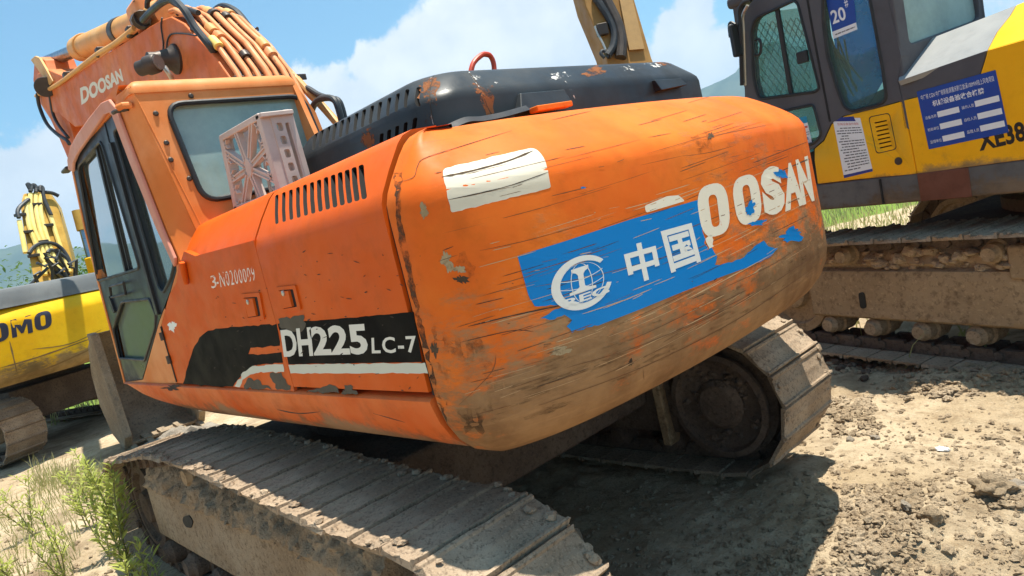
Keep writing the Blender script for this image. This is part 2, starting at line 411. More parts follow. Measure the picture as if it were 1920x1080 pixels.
class Surf:
    """a surface that marks are laid on, found along sight lines"""
    def __init__(s, o=None, plane=None, M_=None):
        s.M = M_; s.plane = plane; s.bvh = None
        if o is not None:
            me = mesh_of(o); s.bvh = BVHTree.FromPolygons([v.co.copy() for v in me.vertices], [tuple(p.vertices) for p in me.polygons]); bpy.data.meshes.remove(me)
        Mi = M_.inverted() if M_ is not None else Matrix()
        s.o = Mi @ CP; s.r = Mi.to_3x3()
    def hit(s, u, v, off):
        d = s.r @ ray(u, v)
        if s.plane:
            p0, n = Vector(s.plane[0]), Vector(s.plane[1]).normalized()
            return s.o+d*((p0-s.o).dot(n)/d.dot(n))+n*off
        p, n, i, dist = s.bvh.ray_cast(s.o, d)
        if p is None:
            q = s.o+d*4.0; p, n, i, dist = s.bvh.find_nearest(q)
        if n.dot(d) > 0: n = -n
        return p+n*off
def lay(name, surf, polys, mat, parent, off=.003, grid=0, th=True):
    """polys: list of (2D verts in photo pixels, faces) -> one thin mesh following the surface"""
    bm = bmesh.new()
    for vs, fs in polys:
        bv = [bm.verts.new((x, y, 0)) for x, y in vs]
        for f in fs:
            try: bm.faces.new([bv[i] for i in f])
            except ValueError: pass
    if grid:
        xs = [v.co.x for v in bm.verts]; ys = [v.co.y for v in bm.verts]
        g = math.floor(min(xs)/grid)*grid+grid
        while g < max(xs):
            bmesh.ops.bisect_plane(bm, geom=bm.verts[:]+bm.edges[:]+bm.faces[:], plane_co=(g, 0, 0), plane_no=(1, 0, 0)); g += grid
        g = math.floor(min(ys)/grid)*grid+grid
        while g < max(ys):
            bmesh.ops.bisect_plane(bm, geom=bm.verts[:]+bm.edges[:]+bm.faces[:], plane_co=(0, g, 0), plane_no=(0, 1, 0)); g += grid
    mb = MB(); off = off*.32
    vs = [surf.hit(v.co.x, v.co.y, off) for v in bm.verts]
    bm.verts.index_update()
    fs = [[v.index for v in f.verts] for f in bm.faces]
    bm.free()
    mb.add(vs, fs)
    o = mb.build(name, mat, parent, smooth=40, fix=False)
    me = o.data   # face the viewer side
    bm = bmesh.new(); bm.from_mesh(me)
    for f in bm.faces:
        if f.normal.dot(surf.o-f.calc_center_median()) < 0: f.normal_flip()
    bm.to_mesh(me); bm.free()
    return o
def tri(poly, holes=()):
    loops = [poly]+list(holes)
    return ([p for lp in loops for p in lp], [tuple(t) for t in tessellate_polygon([[Vector((a, b, 0)) for a, b in lp] for lp in loops])])
def jag(poly, amp, step=6, seed=0, only=None):
    """torn outline: extra points along each edge pushed about"""
    rnd = random.Random(seed); out = []; k = len(poly)
    for i in range(k):
        a = Vector(poly[i]); b = Vector(poly[(i+1) % k]); out.append((a.x, a.y))
        if only is not None and i not in only: continue
        L = (b-a).length; n = int(L/step); nv = Vector((-(b-a).y, (b-a).x)).normalized()
        for j in range(1, n):
            q = a.lerp(b, (j+rnd.uniform(-.3, .3))/n)+nv*rnd.gauss(0, amp); out.append((q.x, q.y))
    return out
def strip(pts, wd):
    """a thin line in photo pixels with tapering ends"""
    pts = [Vector((*p, 0)) for p in pts]
    pts = spline(pts, 5) if len(pts) > 2 else [pts[0].lerp(pts[1], i/6) for i in range(7)]
    vs = []; n = len(pts)
    for i, p in enumerate(pts):
        t = (pts[min(i+1, n-1)]-pts[max(i-1, 0)]).normalized(); q = Vector((-t.y, t.x, 0))
        ww = wd/2*max(.25, min(1, min(i, n-1-i)/3+.25))*random.uniform(.7, 1.25)
        vs += [((p+q*ww).x, (p+q*ww).y), ((p-q*ww).x, (p-q*ww).y)]
    return vs, [(2*i, 2*i+1, 2*i+3, 2*i+2) for i in range(n-1)]
def blob(c, r, n=18, rough=.35, seed=0, ax=(1, 1), rot=0.):
    rnd = random.Random(seed); out = []; n = 34
    ph = [rnd.uniform(0, 6.28) for _ in range(4)]
    for i in range(n):
        a = 2*math.pi*i/n
        k = r*(1+rough*(.35*math.sin(2*a+ph[0])+.3*math.sin(3*a+ph[1])+.3*math.sin(5*a+ph[2])+.25*math.sin(9*a+ph[3]))+rnd.uniform(-.22, .22)*rough*2)
        x, y = k*math.cos(a)*ax[0], k*math.sin(a)*ax[1]
        out.append((c[0]+x*math.cos(rot)-y*math.sin(rot), c[1]+x*math.sin(rot)+y*math.cos(rot)))
    return out
def lay_each(name, surf, polys, *a, **k): return [lay(name, surf, [p], *a, **k) for p in polys]
def words(txt, quad, **kw):
    vs, fs = text_mesh(txt, **kw); q = quad_map(quad)
    return [q(a, b) for a, b in norm_box(vs)], fs
# ================================================================ orange excavator
EX = empty('excavator', Matrix(), label='worn orange crawler excavator with black engine hood and blue banner on its counterweight', cat='excavator')
# ---- counterweight: plan curve swept down a rounded profile
PLAN = [(-2.108, 1.329), (-2.15, 1.329), (-2.2, 1.322), (-2.262, 1.29), (-2.32, 1.225), (-2.366, 1.14), (-2.40, 1.05), (-2.425, .95), (-2.45, .8), (-2.468, .6), (-2.478, .4), (-2.482, .2), (-2.48, 0), (-2.47, -.2), (-2.455, -.4),
        (-2.43, -.6), (-2.395, -.8), (-2.355, -.95), (-2.305, -1.08), (-2.235, -1.19), (-2.15, -1.265), (-2.05, -1.305), (-1.93, -1.325)]
PROF = [(.62, 1.105), (.34, 1.098), (.24, 1.102), (.165, 1.118), (.10, 1.15), (.052, 1.2), (.02, 1.262), (.004, 1.33), (0, 1.42), (0, 1.6), (0, 1.8), (0, 1.925), (.003, 1.96), (.016, 1.992), (.037, 2.025),
        (.062, 2.06), (.09, 2.098), (.118, 2.13), (.145, 2.15), (.185, 2.164), (.29, 2.17), (.62, 2.17)]
PROF2 = PROF[:11]+[(0, 1.925), (.004, 1.952), (.022, 1.985), (.05, 2.015), (.095, 2.052), (.15, 2.092), (.195, 2.122), (.232, 2.145), (.27, 2.16), (.32, 2.17), (.62, 2.17)]
def cw_shape(plan, prof, nsub=3, prof2=None):
    P = spline([Vector((x, y, 0)) for x, y in plan], nsub)
    n = len(P); N = []
    for i in range(n):
        t = (P[min(i+1, n-1)]-P[max(i-1, 0)]).normalized(); N.append(Vector((-t.y, t.x, 0)))
    if N[0].y < 0: N = [-q for q in N]
    for i in range(5): N[i] = Vector((0, 1, 0)).lerp(N[i], i/5).normalized()
    N[-1] = Vector((0, -1, 0))
    rings = []
    for i in range(n):
        ring = []
        wq = min(1, max(0, (i-6)/12)); wq = wq*wq*(3-2*wq)
        pp = prof if prof2 is None else [(a0+(a1-a0)*wq, b0+(b1-b0)*wq) for (a0, b0), (a1, b1) in zip(prof, prof2)]
        for ins, z in pp:
            k = N[i] if ins < .33 else (N[i]*.5+Vector((-.5, P[i].y*.3, 0)))
            q = P[i]-k*ins
            ring.append(Vector((q.x, q.y, z)))
        rings.append(ring)
    mb = MB(); mb.loft(rings, closed=False, caps=False)
    m = len(prof); b = len(mb.v)
    # close inner side, underside and ends with a simple inner wall
    mb.f.append(list(range(m))); mb.f.append(list(range((n-1)*m, n*m))); mb.m += [0, 0]
    mb.f.append([i*m+m-1 for i in range(n)]); mb.f.append([i*m for i in range(n)]); mb.m += [0, 0]
    return mb
assert len(PROF) == len(PROF2), (len(PROF), len(PROF2))
CW = cw_shape(PLAN, PROF, 3, PROF2).build('counterweight', M['cw'], EX, smooth=50)
SCW = Surf(CW)
BLUE = (.0005, .19, .53)
M['blue'] = decal_mat('blue_banner_paint', BLUE, (.05, .25, .5), wear=.74, streak=.70, var=.15)
M['wlet'] = decal_mat('worn_white_letter_paint', S(228, 220, 200), O_CW, wear=.655, streak=.655)
M['wlogo'] = decal_mat('white_logo_paint', S(222, 222, 216), BLUE, wear=.74, streak=.70)
M['patch'] = decal_mat('white_patch_vinyl', S(212, 204, 184), S(150, 130, 105), wear=.66, streak=.69)
M['crack'] = plain('dark_scratch', (.045, .03, .02), .9, bump=0)
M['scr'] = plain('brown_scratch', (.15, .065, .025), .9, bump=0)
M['tan'] = earth('scraped_filler', (.33, .24, .13), (.42, .32, .19), (.2, .13, .07), 8, .3, .9, .004)
M['stain'] = earth('dark_grime', (.07, .045, .03), (.13, .085, .05), (.04, .03, .02), 10, .3, .9, .004)
patch = roundpoly([(829, 317), (1003, 276), (1022, 298), (1033, 352), (846, 399)], [10, 14, 18, 5, 5])
lay('number_plate_patch', SCW, [tri(jag(patch, .5, 8, 1))], M['patch'], CW, .003, 22)
lay('crack_line', SCW, [strip([(828, 332), (880, 322), (950, 303), (1000, 283)], 4)], M['stain'], CW, .0045, 30)
lay('crack_line', SCW, [strip([(840, 375), (900, 362), (960, 347), (1030, 322)], 1.8)], M['crack'], CW, .0045, 30)
banner = [(970, 480), (1060, 452), (1180, 412), (1308, 375), (1318, 385), (1314, 398), (1322, 410), (1316, 432), (1322, 448), (1326, 470), (1333, 462), (1344, 480), (1340, 497), (1365, 492), (1395, 482), (1420, 458), (1432, 451), (1440, 462), (1458, 466), (1440, 484), (1405, 500),
          (1360, 516), (1280, 547), (1200, 580), (1130, 607), (1072, 624), (1062, 612), (1072, 600), (1058, 590), (1030, 600), (1013, 597), (1040, 580), (1070, 570), (1002, 574), (990, 552), (984, 530)]
lay('company_banner', SCW, [tri(jag(banner, 1.1, 7, 3, only=set(range(3, 20)) | set(range(24, 34))))], M['blue'], CW, .003, 22)
lay_each('blue_paint_remnant', SCW, [tri(blob(c, r, 16, .5, i, ax, ro)) for i, (c, r, ax, ro) in enumerate([((1485, 441), 18, (1.1, .62), -.3), ((1464, 326), 10, (1, .9), 0), ((1406, 390), 10, (.8, 1.3), .5), ((1420, 418), 8, (1.7, .6), -.2), ((1093, 352), 3, (1.3, .7), 0)])], M['blue'], CW, .0055, 22)
def arc_band(c, r0, r1, a0, a1, q, n=40, sq=1.0):
    vs = []; fs = []
    for i in range(n+1):
        t = i/n; a = math.radians(a0+(a1-a0)*t)
        rin = r0(t) if callable(r0) else r0
        for r in (rin, r1): vs.append(q(c[0]+r*math.cos(a)*sq, c[1]+r*math.sin(a)))
    for i in range(n): fs.append((2*i, 2*i+1, 2*i+3, 2*i+2))
    return vs, fs
# emblem: open ring, globe lines, rail section and three letters
Q = quad_map([(1042, 597), (1153, 560), (1140, 463), (1025, 500)])
def qp(pts): return [Q(a, b) for a, b in pts]
cre = [arc_band((.5, .5), lambda t: .37+.07*abs(2*t-1)**1.5-.015, .5, 38, 342, Q, 50)]
cre.append(tri(qp([(.36, .80), (.64, .80), (.64, .74), (.575, .71), (.545, .66), (.545, .44), (.60, .40), (.72, .38), (.72, .33), (.28, .33), (.28, .38), (.40, .40), (.455, .44), (.455, .66), (.425, .71), (.36, .74)])))
for wv, lwd in ((.17, .012), (.36, .012)):
    for sgn in (-1, 1):
        vs = []; fs = []
        for i in range(21):
            b = -.37+.74*i/20; a = sgn*wv*math.sqrt(max(0, 1-(b/.375)**2))
            vs += [Q(.5+a-lwd/2, .5+b), Q(.5+a+lwd/2, .5+b)]
        fs = [(2*i, 2*i+1, 2*i+3, 2*i+2) for i in range(20)]; cre.append((vs, fs))
for b0 in (.62, .46):
    vs = []
    for i in range(21):
        a = -.36+.72*i/20; b = b0-.05+.10*(a/.36)**2*.8; vs += [Q(.5+a, b-.006), Q(.5+a, b+.006)]
    cre.append((vs, [(2*i, 2*i+1, 2*i+3, 2*i+2) for i in range(20)]))
lay('emblem', SCW, cre, M['wlogo'], CW, .005, 22)
lay('emblem_letters', SCW, [words('REC', [Q(.16, .14), Q(.92, .16), Q(.92, .31), Q(.16, .29)], bold=.03)], M['wlogo'], CW, .0062, 22)
lay('banner_lettering', SCW, [words('中', [(1182, 536), (1240, 516), (1226, 448), (1166, 464)], bold=.028), words('国', [(1258, 512), (1314, 490), (1296, 418), (1238, 434)], bold=.028)], M['wlogo'], CW, .005, 22)
def ring_letter(q):
    f = quad_map(q); return tri([f(a, b) for a, b in roundpoly([(0, 0), (1, 0), (1, 1), (0, 1)], [.42]*4, 6)], [[f(a, b) for a, b in roundpoly([(.36, .19), (.64, .19), (.64, .81), (.36, .81)], .16, 5)]])
lay('brand_lettering', SCW, [ring_letter([(1318, 450), (1371, 434), (1361, 338), (1302, 353)]), ring_letter([(1384, 428), (1431, 410), (1419, 322), (1369, 337)])]+[words(ch, q, bold=.075 if ch == 'S' else .06) for ch, q in (
    ('S', [(1434, 409), (1476, 394), (1460, 306), (1423, 320)]), ('A', [(1472, 397), (1508, 383), (1492, 302), (1468, 309)]), ('N', [(1505, 385), (1527, 376), (1514, 292), (1491, 300)]))]
    + [tri(roundpoly([(1208, 386), (1211, 399), (1284, 377), (1272, 366), (1250, 368)], 4)), tri(jag([(1322, 448), (1330, 466), (1338, 462), (1334, 440)], 1, 5, 4))], M['wlet'], CW, .0035, 16)
def grime(name, colr, lo, hi, sc_, stretch=(1, 1, 1)):
    m, t, p = newmat(name); c = t.coord(); out = [n for n in t.n if n.type == 'OUTPUT_MATERIAL'][0]
    t.put(p.inputs['Base Color'], t.mix(t.noise(c, 9, 5), colr, tuple(x*1.9 for x in colr))); p.inputs['Roughness'].default_value = .9; p.inputs['Specular IOR Level'].default_value = .1
    tr = t.node('ShaderNodeBsdfTransparent'); mx = t.node('ShaderNodeMixShader')
    t.put(mx.inputs[0], t.math('MULTIPLY', t.step(t.noise(t.scale(c, stretch), sc_, 9, .7), lo, hi), .92)); t.l.new(tr.outputs[0], mx.inputs[1]); t.l.new(p.outputs[0], mx.inputs[2]); t.l.new(mx.outputs[0], out.inputs[0])
    return m
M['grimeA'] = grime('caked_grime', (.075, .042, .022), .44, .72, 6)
M['rustA'] = grime('rust_patch', (.17, .065, .027), .42, .56, 12)
M['chipA'] = grime('bare_metal_chip', (.42, .41, .39), .5, .58, 26)
M['grimeB'] = grime('smeared_grime', (.12, .07, .035), .5, .78, 4.2, (1.2, 1.2, 9))
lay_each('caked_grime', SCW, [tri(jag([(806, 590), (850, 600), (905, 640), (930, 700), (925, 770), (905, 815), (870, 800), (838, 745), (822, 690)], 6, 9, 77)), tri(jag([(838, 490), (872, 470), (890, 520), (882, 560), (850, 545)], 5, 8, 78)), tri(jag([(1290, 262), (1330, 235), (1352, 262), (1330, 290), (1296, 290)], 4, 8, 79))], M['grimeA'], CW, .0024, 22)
lay_each('smeared_grime', SCW, [tri(jag([(905, 690), (1000, 660), (1180, 620), (1380, 545), (1545, 425), (1552, 490), (1400, 590), (1200, 700), (1000, 790), (920, 790)], 6, 12, 80))], M['grimeB'], CW, .002, 26)
lay_each('smeared_grime', SCW, [tri(jag([(1270, 250), (1400, 225), (1500, 225), (1525, 330), (1540, 420), (1400, 470), (1340, 400), (1290, 320)], 6, 12, 81))], grime('faded_rub_marks', (.34, .17, .09), .5, .85, 4, (1.3, 1.3, 9)), CW, .0018, 26)
lines = [([(752, 341), (776, 332), (783, 312), (796, 297), (860, 276), (960, 245)], 1.5), ([(815, 325), (830, 322)], 2), ([(850, 566), (900, 556), (1000, 536), (1063, 565)], 0), ([(878, 612), (960, 592), (1030, 577), (1070, 569)], 3), ([(900, 556), (985, 532)], 1.6), ([(1000, 538), (1100, 520), (1180, 500), (1290, 470)], 1.5),
         ([(1160, 178), (1190, 168)], 1.2), ([(1215, 258), (1258, 250)], 1.5), ([(1035, 225), (1110, 208)], 1.6), ([(862, 642), (960, 620), (1000, 622)], 2.2), ([(860, 760), (920, 700), (930, 665)], 1.5), ([(1450, 284), (1470, 281)], 1.6), ([(1280, 293), (1330, 286), (1380, 272)], 1.2), ([(830, 470), (850, 462)], 2.2), ([(822, 490), (858, 478)], 1.6), ([(1205, 690), (1207, 712)], 1.6), ([(1060, 690), (1180, 655), (1290, 610), (1420, 545)], 1.4), ([(1010, 760), (1200, 690), (1380, 600), (1520, 505)], 1.5), ([(900, 470), (1000, 448), (1150, 405)], 1.2), ([(1345, 545), (1450, 495), (1530, 440)], 1.3), ([(1230, 640), (1400, 560), (1540, 470)], 1.4), ([(1200, 310), (1290, 290)], 1.1), ([(1310, 260), (1450, 232)], 1.2), ([(1050, 300), (1200, 262)], 1.1)]
for pts, wd in lines:
    if wd: lay('scratch', SCW, [strip(pts, wd*.75)], M['crack'] if wd > 2 else M['scr'], CW, .004, 40)
lay_each('scraped_filler', SCW, [tri(blob(c, r, 18, .5, 20+i, ax, ro)) for i, (c, r, ax, ro) in enumerate([((838, 490), 14, (.7, 1.3), -.2), ((862, 505), 9, (1.2, .8), 0), ((795, 395), 9, (.8, 1.4), 0), ((1052, 658), 14, (1.3, .6), -.3)])], M['tan'], CW, .0032, 18)
lay_each('grime_patch', SCW, [tri(blob(c, r, 22, .55, 40+i, ax, ro)) for i, (c, r, ax, ro) in enumerate([((866, 524), 9, (1.3, .8), .3), ((1332, 255), 5, (.9, 1.2), 0), ((1182, 680), 5, (1, 1.1), 0), ((815, 655), 8, (.8, 1.5), 0)])], M['stain'], CW, .0028, 18)
def scrapes(n, seed, t0, t1, wmax, L0, L1):
    rnd = random.Random(seed); out = []
    for i in range(n):
        t = rnd.uniform(t0, t1); a = rnd.random(); L = rnd.uniform(L0, L1)*rnd.random()
        f = lambda s: (lambda x: (x, (430+370*t)+(225+265*t-430-370*t)*((x-850)/670)+26*math.sin(math.pi*(x-850)/670)*(.4+t)))(850+670*s)
        p = [f(min(.995, a+L*k/3)) for k in range(4)]; j = rnd.uniform(-3, 3)
        if a+L*.3 < .97: out.append(strip([(x, y+j*k/3) for k, (x, y) in enumerate(p)], rnd.uniform(.5, wmax)))
    return out
M['pale'] = plain('pale_scrape', (.52, .33, .17), .9, bump=0)
for nm, mt, sd in (('pale', 'pale', 51), ('brown', 'scr', 52), ('dark', 'crack', 53)):
    tag(lay('scrape_marks', SCW, scrapes({'pale': 95, 'brown': 80, 'dark': 26}[nm], sd, -.35 if nm == 'brown' else .1, 1.0, 1.5, .05, .3), M[mt], CW, .0034, 40), kind='stuff')
# ---- side covers
ZC = 1.995
CP2 = [(1.33, 1.372), (1.33, 1.93), (1.327, 1.965), (1.315, ZC), (1.27, 2.065), (1.215, 2.14), (1.19, 2.163), (1.15, 2.178), (1.05, 2.182)]
def cover(name, x0, x1, mats, lip=.05):
    mb = MB(); rings = []
    n = max(2, int(abs(x1-x0)/.12)); 
    for i in range(n+1):
        x = x0+(x1-x0)*i/n
        r = [Vector((x, y, z)) for y, z in CP2]+[Vector((x, 1.05, 1.372))]
        rings.append(r)
    mb.loft(rings, True, True); return mb.build(name, mats, EX, smooth=40)
CD = cover('side_door', -1.125, -2.083, M['side'])
lay('seam_grime', SCW, [tri(jag([(742, 272), (752, 270), (753, 330), (750, 400), (768, 480), (782, 560), (800, 640), (822, 730), (838, 790), (868, 838), (858, 836), (826, 770), (800, 690), (778, 590), (760, 500), (744, 420), (739, 340)], 1.6, 8, 33))], grime('seam_rust', (.07, .035, .02), .36, .6, 16), CW, .0016, 18)
# front cover: flat cheek from photo outline plus the sloped top
PL = lambda u, v, y=1.33: (lambda p: (p.x, p.z))(on(u, v, 1, y))
cheek = [PL(*p) for p in [(552.5, 734), (475, 451), (366, 480), (345, 471), (334, 506), (331, 530), (318, 552), (303, 608), (331, 718)]]
CF = MB().plate(cheek, [], lambda a, b, t: Vector((a, t, b)), 1.3, 1.33)
rings = []
for x in (-1.107, -.9, -.7, -.5, -.3, -.13):
    rings.append([Vector((x, y, z)) for y, z in CP2[1:]]+[Vector((x, 1.05, 1.9)), Vector((x, 1.3, 1.9))])
CF.loft(rings, True, True)
CF = CF.build('front_cover', M['side'], EX, smooth=40)
# air slots: real recesses
def slotcut(o, quads, p0, n, depth, mat, M_=None, rnd=.4):
    mb = MB(); n = Vector(n).normalized()
    for q in quads:
        ol = roundpoly(q, 6, 3)
        vs = [onp(u, v, p0, n, M_) for u, v in ol]; k = len(vs)
        if (vs[1]-vs[0]).cross(vs[2]-vs[1]).dot(n) < 0: vs.reverse()
        mb.add([p-n*depth for p in vs]+[p+n*.05 for p in vs], [tuple(range(k-1, -1, -1)), tuple(range(k, 2*k))]+[(i, (i+1) % k, k+(i+1) % k, k+i) for i in range(k)])
    c = mb.build('cutter', mat, o.parent, smooth=0)
    return cut(o, c)
def slots(tl, bl, tr, br, n, wd0, wd1):
    out = []
    for i in range(n):
        t = i/(n-1); L = lambda a, b: (a[0]+(b[0]-a[0])*t, a[1]+(b[1]-a[1])*t)
        a, b = L(tl, tr), L(bl, br); wv = wd0+(wd1-wd0)*t
        out.append([(a[0]-wv/2, a[1]+wv*.2), (a[0]+wv/2, a[1]-wv*.1), (b[0]+wv/2, b[1]-wv*.1), (b[0]-wv/2, b[1]+wv*.2)])
    return out
nS = (Vector((0, 2.14, -1.215))-Vector((0, ZC, -1.315))); nS = Vector((0, .82, .57))
slotcut(CD, slots((518, 364), (518.5, 419), (676, 308), (682, 372), 13, 6, 10), (-1.5, 1.27, 2.065), nS, .07, M['dark'])
SSD = Surf(plane=((0, 1.33, 1.5), (0, 1, 0)))
M['bandp'] = M['black']
M['wstripe'] = decal_mat('white_stripe_paint', S(206, 206, 190), O_SIDE, wear=.66, streak=.68, axis='x')
M['wtext'] = decal_mat('white_model_lettering_paint', S(222, 218, 206), (.02, .02, .02), wear=.685, streak=.68, axis='x')
M['ghost'] = decal_mat('stencil_paint', S(232, 214, 200), O_SIDE, wear=.58, streak=.62, axis='x', sc_=14)
M['peel'] = plain('bare_primer', S(88, 80, 66), .85, var=.5)
lay('black_band', SSD, [tri(jag([(521, 607), (776, 585), (792, 679), (541, 683)], .5, 9, 5))], M['black'], CD, .002)
lay('white_stripe', SSD, [tri(jag([(541, 684), (797, 680), (803, 700), (545, 700)], .6, 8, 6))], M['wstripe'], CD, .002)
lay('model_lettering', SSD, [words('DH', [(533, 669), (588, 667), (583, 613), (526, 619)], bold=.035), words('225', [(590, 667), (692, 664), (686, 606), (578, 613)], bold=.035), words('LC-7', [(698, 663), (785, 661), (780, 629), (697, 633)], bold=.02, space=1.15)], M['wtext'], CD, .0045)
lay_each('paint_loss', SSD, [tri(jag(p, 1.6, 5, 60+i)) for i, p in enumerate([[(522, 598), (570, 590), (573, 612), (566, 622), (545, 622), (528, 616)], [(575, 735), (600, 728), (618, 720), (634, 728), (636, 737)], [(640, 738), (646, 722), (658, 721), (672, 738)]])], M['peel'], CD, .0035)
SF = SSD
lay('black_band', SF, [tri(jag([(343, 720), (351, 690), (362, 655), (374, 633), (390, 620), (405, 616), (519, 607), (525, 648), (500, 650), (470, 652), (466, 664), (500, 664), (528, 660), (531, 680), (480, 684), (460, 697), (446, 712), (437, 725)], .9, 7, 7))], M['black'], CF, .002)
lay('white_stripe', SF, [tri(jag([(440, 724), (452, 702), (474, 686), (531, 683), (533, 697), (490, 697), (470, 702), (455, 712), (450, 726)], 1.2, 5, 8))], M['wstripe'], CF, .0028)
lay_each('paint_loss', SF, [tri(jag(p, 1.6, 5, 80+i)) for i, p in enumerate([[(458, 728), (466, 708), (486, 712), (498, 722), (510, 731)], [(506, 700), (528, 698), (545, 730), (520, 731), (512, 716)]])], M['peel'], CF, .0035)
lay('stencil_number', SF, [words('3', [(397, 541), (407, 539), (404, 515), (394, 518)], bold=.005), words('-N0200009', [(408, 540), (480, 526), (475, 499), (404, 512)], bold=.0, space=1.2)], M['ghost'], CF, .002)
lay('old_label', SF, [tri(blob((323, 612), 8, 12, .5, 3, (.8, 1.2)))], M['white'], CF, .002)
rnd = random.Random(61); nk = {CD: [], CF: []}
for i in range(95):
    u = rnd.uniform(400, 790); v = rnd.uniform(470, 735) if u > 500 else rnd.uniform(520, 720); 
    par = CD if u > 560 else CF
    if par is CF and u > 530: continue
    L = rnd.uniform(2, 13)*rnd.random(); an = rnd.uniform(-1.2, .6); nk[par].append(strip([(u, v), (u+L*math.cos(an)+1, v+L*math.sin(an)+1)], rnd.uniform(.8, 2.4)))
for par, st_ in nk.items(): tag(lay('paint_nicks', SSD, st_, M['crack'], par, .0055), kind='stuff')
def latch(quad, par, y=1.33):
    pr_ = [on(u, v, 1, y) for u, v in quad]; o2 = [(p.x, p.z) for p in pr_]
    cx = sum(p[0] for p in o2)/4; cz = sum(p[1] for p in o2)/4
    inn = [(cx+(a-cx)*.72, cz+(b-cz)*.72) for a, b in o2]
    fm = MB().plate(roundpoly(o2, .008), [roundpoly(inn, .006)], lambda a, b, t: Vector((a, t, b)), y-.002, y+.007).build('latch_frame', M['side'], par, smooth=0)
    mb = MB().plate([(cx+(a-cx)*.72, cz+(b-cz)*.72) for a, b in o2], [], lambda a, b, t: Vector((a, t, b)), y-.001, y+.0015); mb.build('latch_pocket', M['dark'], par, smooth=0)
    q = MB().plate([(cx+.012+(a-cx)*.46, cz+(b-cz)*.66) for a, b in o2], [], lambda a, b, t: Vector((a, t, b)), y, y+.012).build('latch_paddle', M['side'], par, smooth=0)
    MB().lathe((cx+.014, y+.01, cz+.025), (0, 1, 0), [(.011, 0), (.011, .006), (.007, .008)], 14).build('lock_cylinder', M['bolt'], par)
latch([(453, 551), (489, 548), (498, 598), (464, 603)], CF)
latch([(519, 538), (556, 534), (567, 580), (531, 586)], CD)
# grab loop and hinge line
pa = [on(u, v, 1, 1.345) for u, v in [(342, 492), (345, 512), (350, 533)]]
MB().tube(pa, [.016, .017, .012], 12).build('gas_strut_boss', M['side'], CF)
a, b = on(302, 612, 1, 1.331), on(332, 716, 1, 1.331)
hb = MB(); hb.bar(a, b, .006, .012, (0, 1, 0))
for t in (.1, .52): p = a.lerp(b, t); q = a.lerp(b, t+.14); hb.tube([p+Vector((0, .008, 0)), q+Vector((0, .008, 0))], .014, 8)
hb.build('hinge', M['grease'], CF)
# dark gaps between panels
for xa, xb_ in ((-1.13, -1.10), (-2.13, -2.08)):
    MB().loft([[Vector((x, y-.014, z-.014)) for y, z in CP2]+[Vector((x, 1.0, 1.36))] for x in (xa, xb_)]).build('panel_gap', M['dark'], EX)
# lower side rail with its bevelled nose
R_T = [(232, 717), (290, 721), (400, 727), (553, 736.5), (700, 744.5), (823, 751)]
R_B = [(330, 768), (345, 773), (430, 786), (560, 803), (720, 826), (868, 845)]
rings = []
xt = [on(u, v, 1, 1.335).x for u, v in R_T]; x0r, x1r = xt[0], -2.085
for i, x in enumerate((x0r, x0r-.06, x0r-.2, x0r-.45, x0r-.8, .2, -.5, -1.2, -1.7, x1r)):
    zb = {0: 1.335, 1: 1.27, 2: 1.2, 3: 1.155, 4: 1.13}.get(i, 1.115)
    h = 1.352-zb
    rings.append([Vector((x, y, z)) for y, z in [(1.0, 1.352), (1.325, 1.352), (1.336, 1.342), (1.333, 1.352-h*.12), (1.318, 1.352-h*.36), (1.286, 1.352-h*.62), (1.238, 1.352-h*.81), (1.172, 1.352-h*.94), (1.09, zb), (1.0, zb)]])
SK = MB().loft(rings, True, True).build('side_rail', M['skirt'], EX, smooth=55)
MB().box((-2.08, .3, 1.13), (1.4, 1.06, 1.36)).build('deck_frame', M['dark'], EX)
MB().box((-2.1, -1.25, 1.12), (1.4, .3, 1.36)).build('deck_frame', M['dark'], EX)
MB().box((-2.09, -1.27, 1.37), (-.5, .98, 2.08)).build('engine_bay', M['dark'], EX)
MB().box((-2.09, -1.32, 1.15), (1.3, -1.22, 2.05)).build('right_cover', M['side'], EX, bevel=.05)
lay_each('stain', Surf(plane=((0, 1.336, 1.3), (0, 1, 0))), [tri(blob((322, 727), 9, 14, .7, 5, (1.6, .5))), strip([(520, 768), (560, 775), (600, 772)], 2), strip([(700, 775), (760, 792)], 1.6)], M['crack'], SK, .002)
# ---- engine hood
HZ = 2.45
hx0, hx1, hy0, hy1 = -.62, -1.86, .86, -1.06
HL = [(0, 2.10), (0, 2.315), (.006, 2.34), (.022, 2.362), (.085, 2.432), (.105, 2.446), (.135, 2.454), (.30, 2.458)]
def hood_ring(ins, z, rc=.16):
    pts = []
    a0, a1, b0, b1 = hx1+ins*1.0, hx0-ins, hy1+ins, hy0-ins
    for cx, cy, s in ((a1-rc*.5, b1-rc*.5, 0), (a0+rc, b1-rc, 90), (a0+rc, b0+rc, 180), (a1-rc*.5, b0+rc*.5, 270)):
        r = rc if s in (90, 180) else rc*.5
        for j in range(7):
            a = math.radians(s+90*j/6); pts.append(Vector((cx+r*math.cos(a), cy+r*math.sin(a), z)))
    return pts
HD = MB().loft([hood_ring(i, z) for i, z in HL], True, True).build('engine_hood', M['hood'], EX, smooth=38)
nH = Vector((0, .70, .714)).normalized(); pH = (-1.2, hy0-.055, 2.397)
ux = lambda t: 0
up_slots = [[(a-4, b+1), (a+3.2, b-1), (a+1.2+9*.0-6, b+30-8*.0), (a-10, b+32)] for a, b in
            [(594, 249), (606, 243), (618.5, 237), (631, 231), (644, 225), (656, 220), (671, 213), (685, 206), (700, 199), (715, 192), (732, 184), (748, 176), (765, 168), (783, 160)]]
slotcut(HD, up_slots, pH, nH, .06, M['dark'])
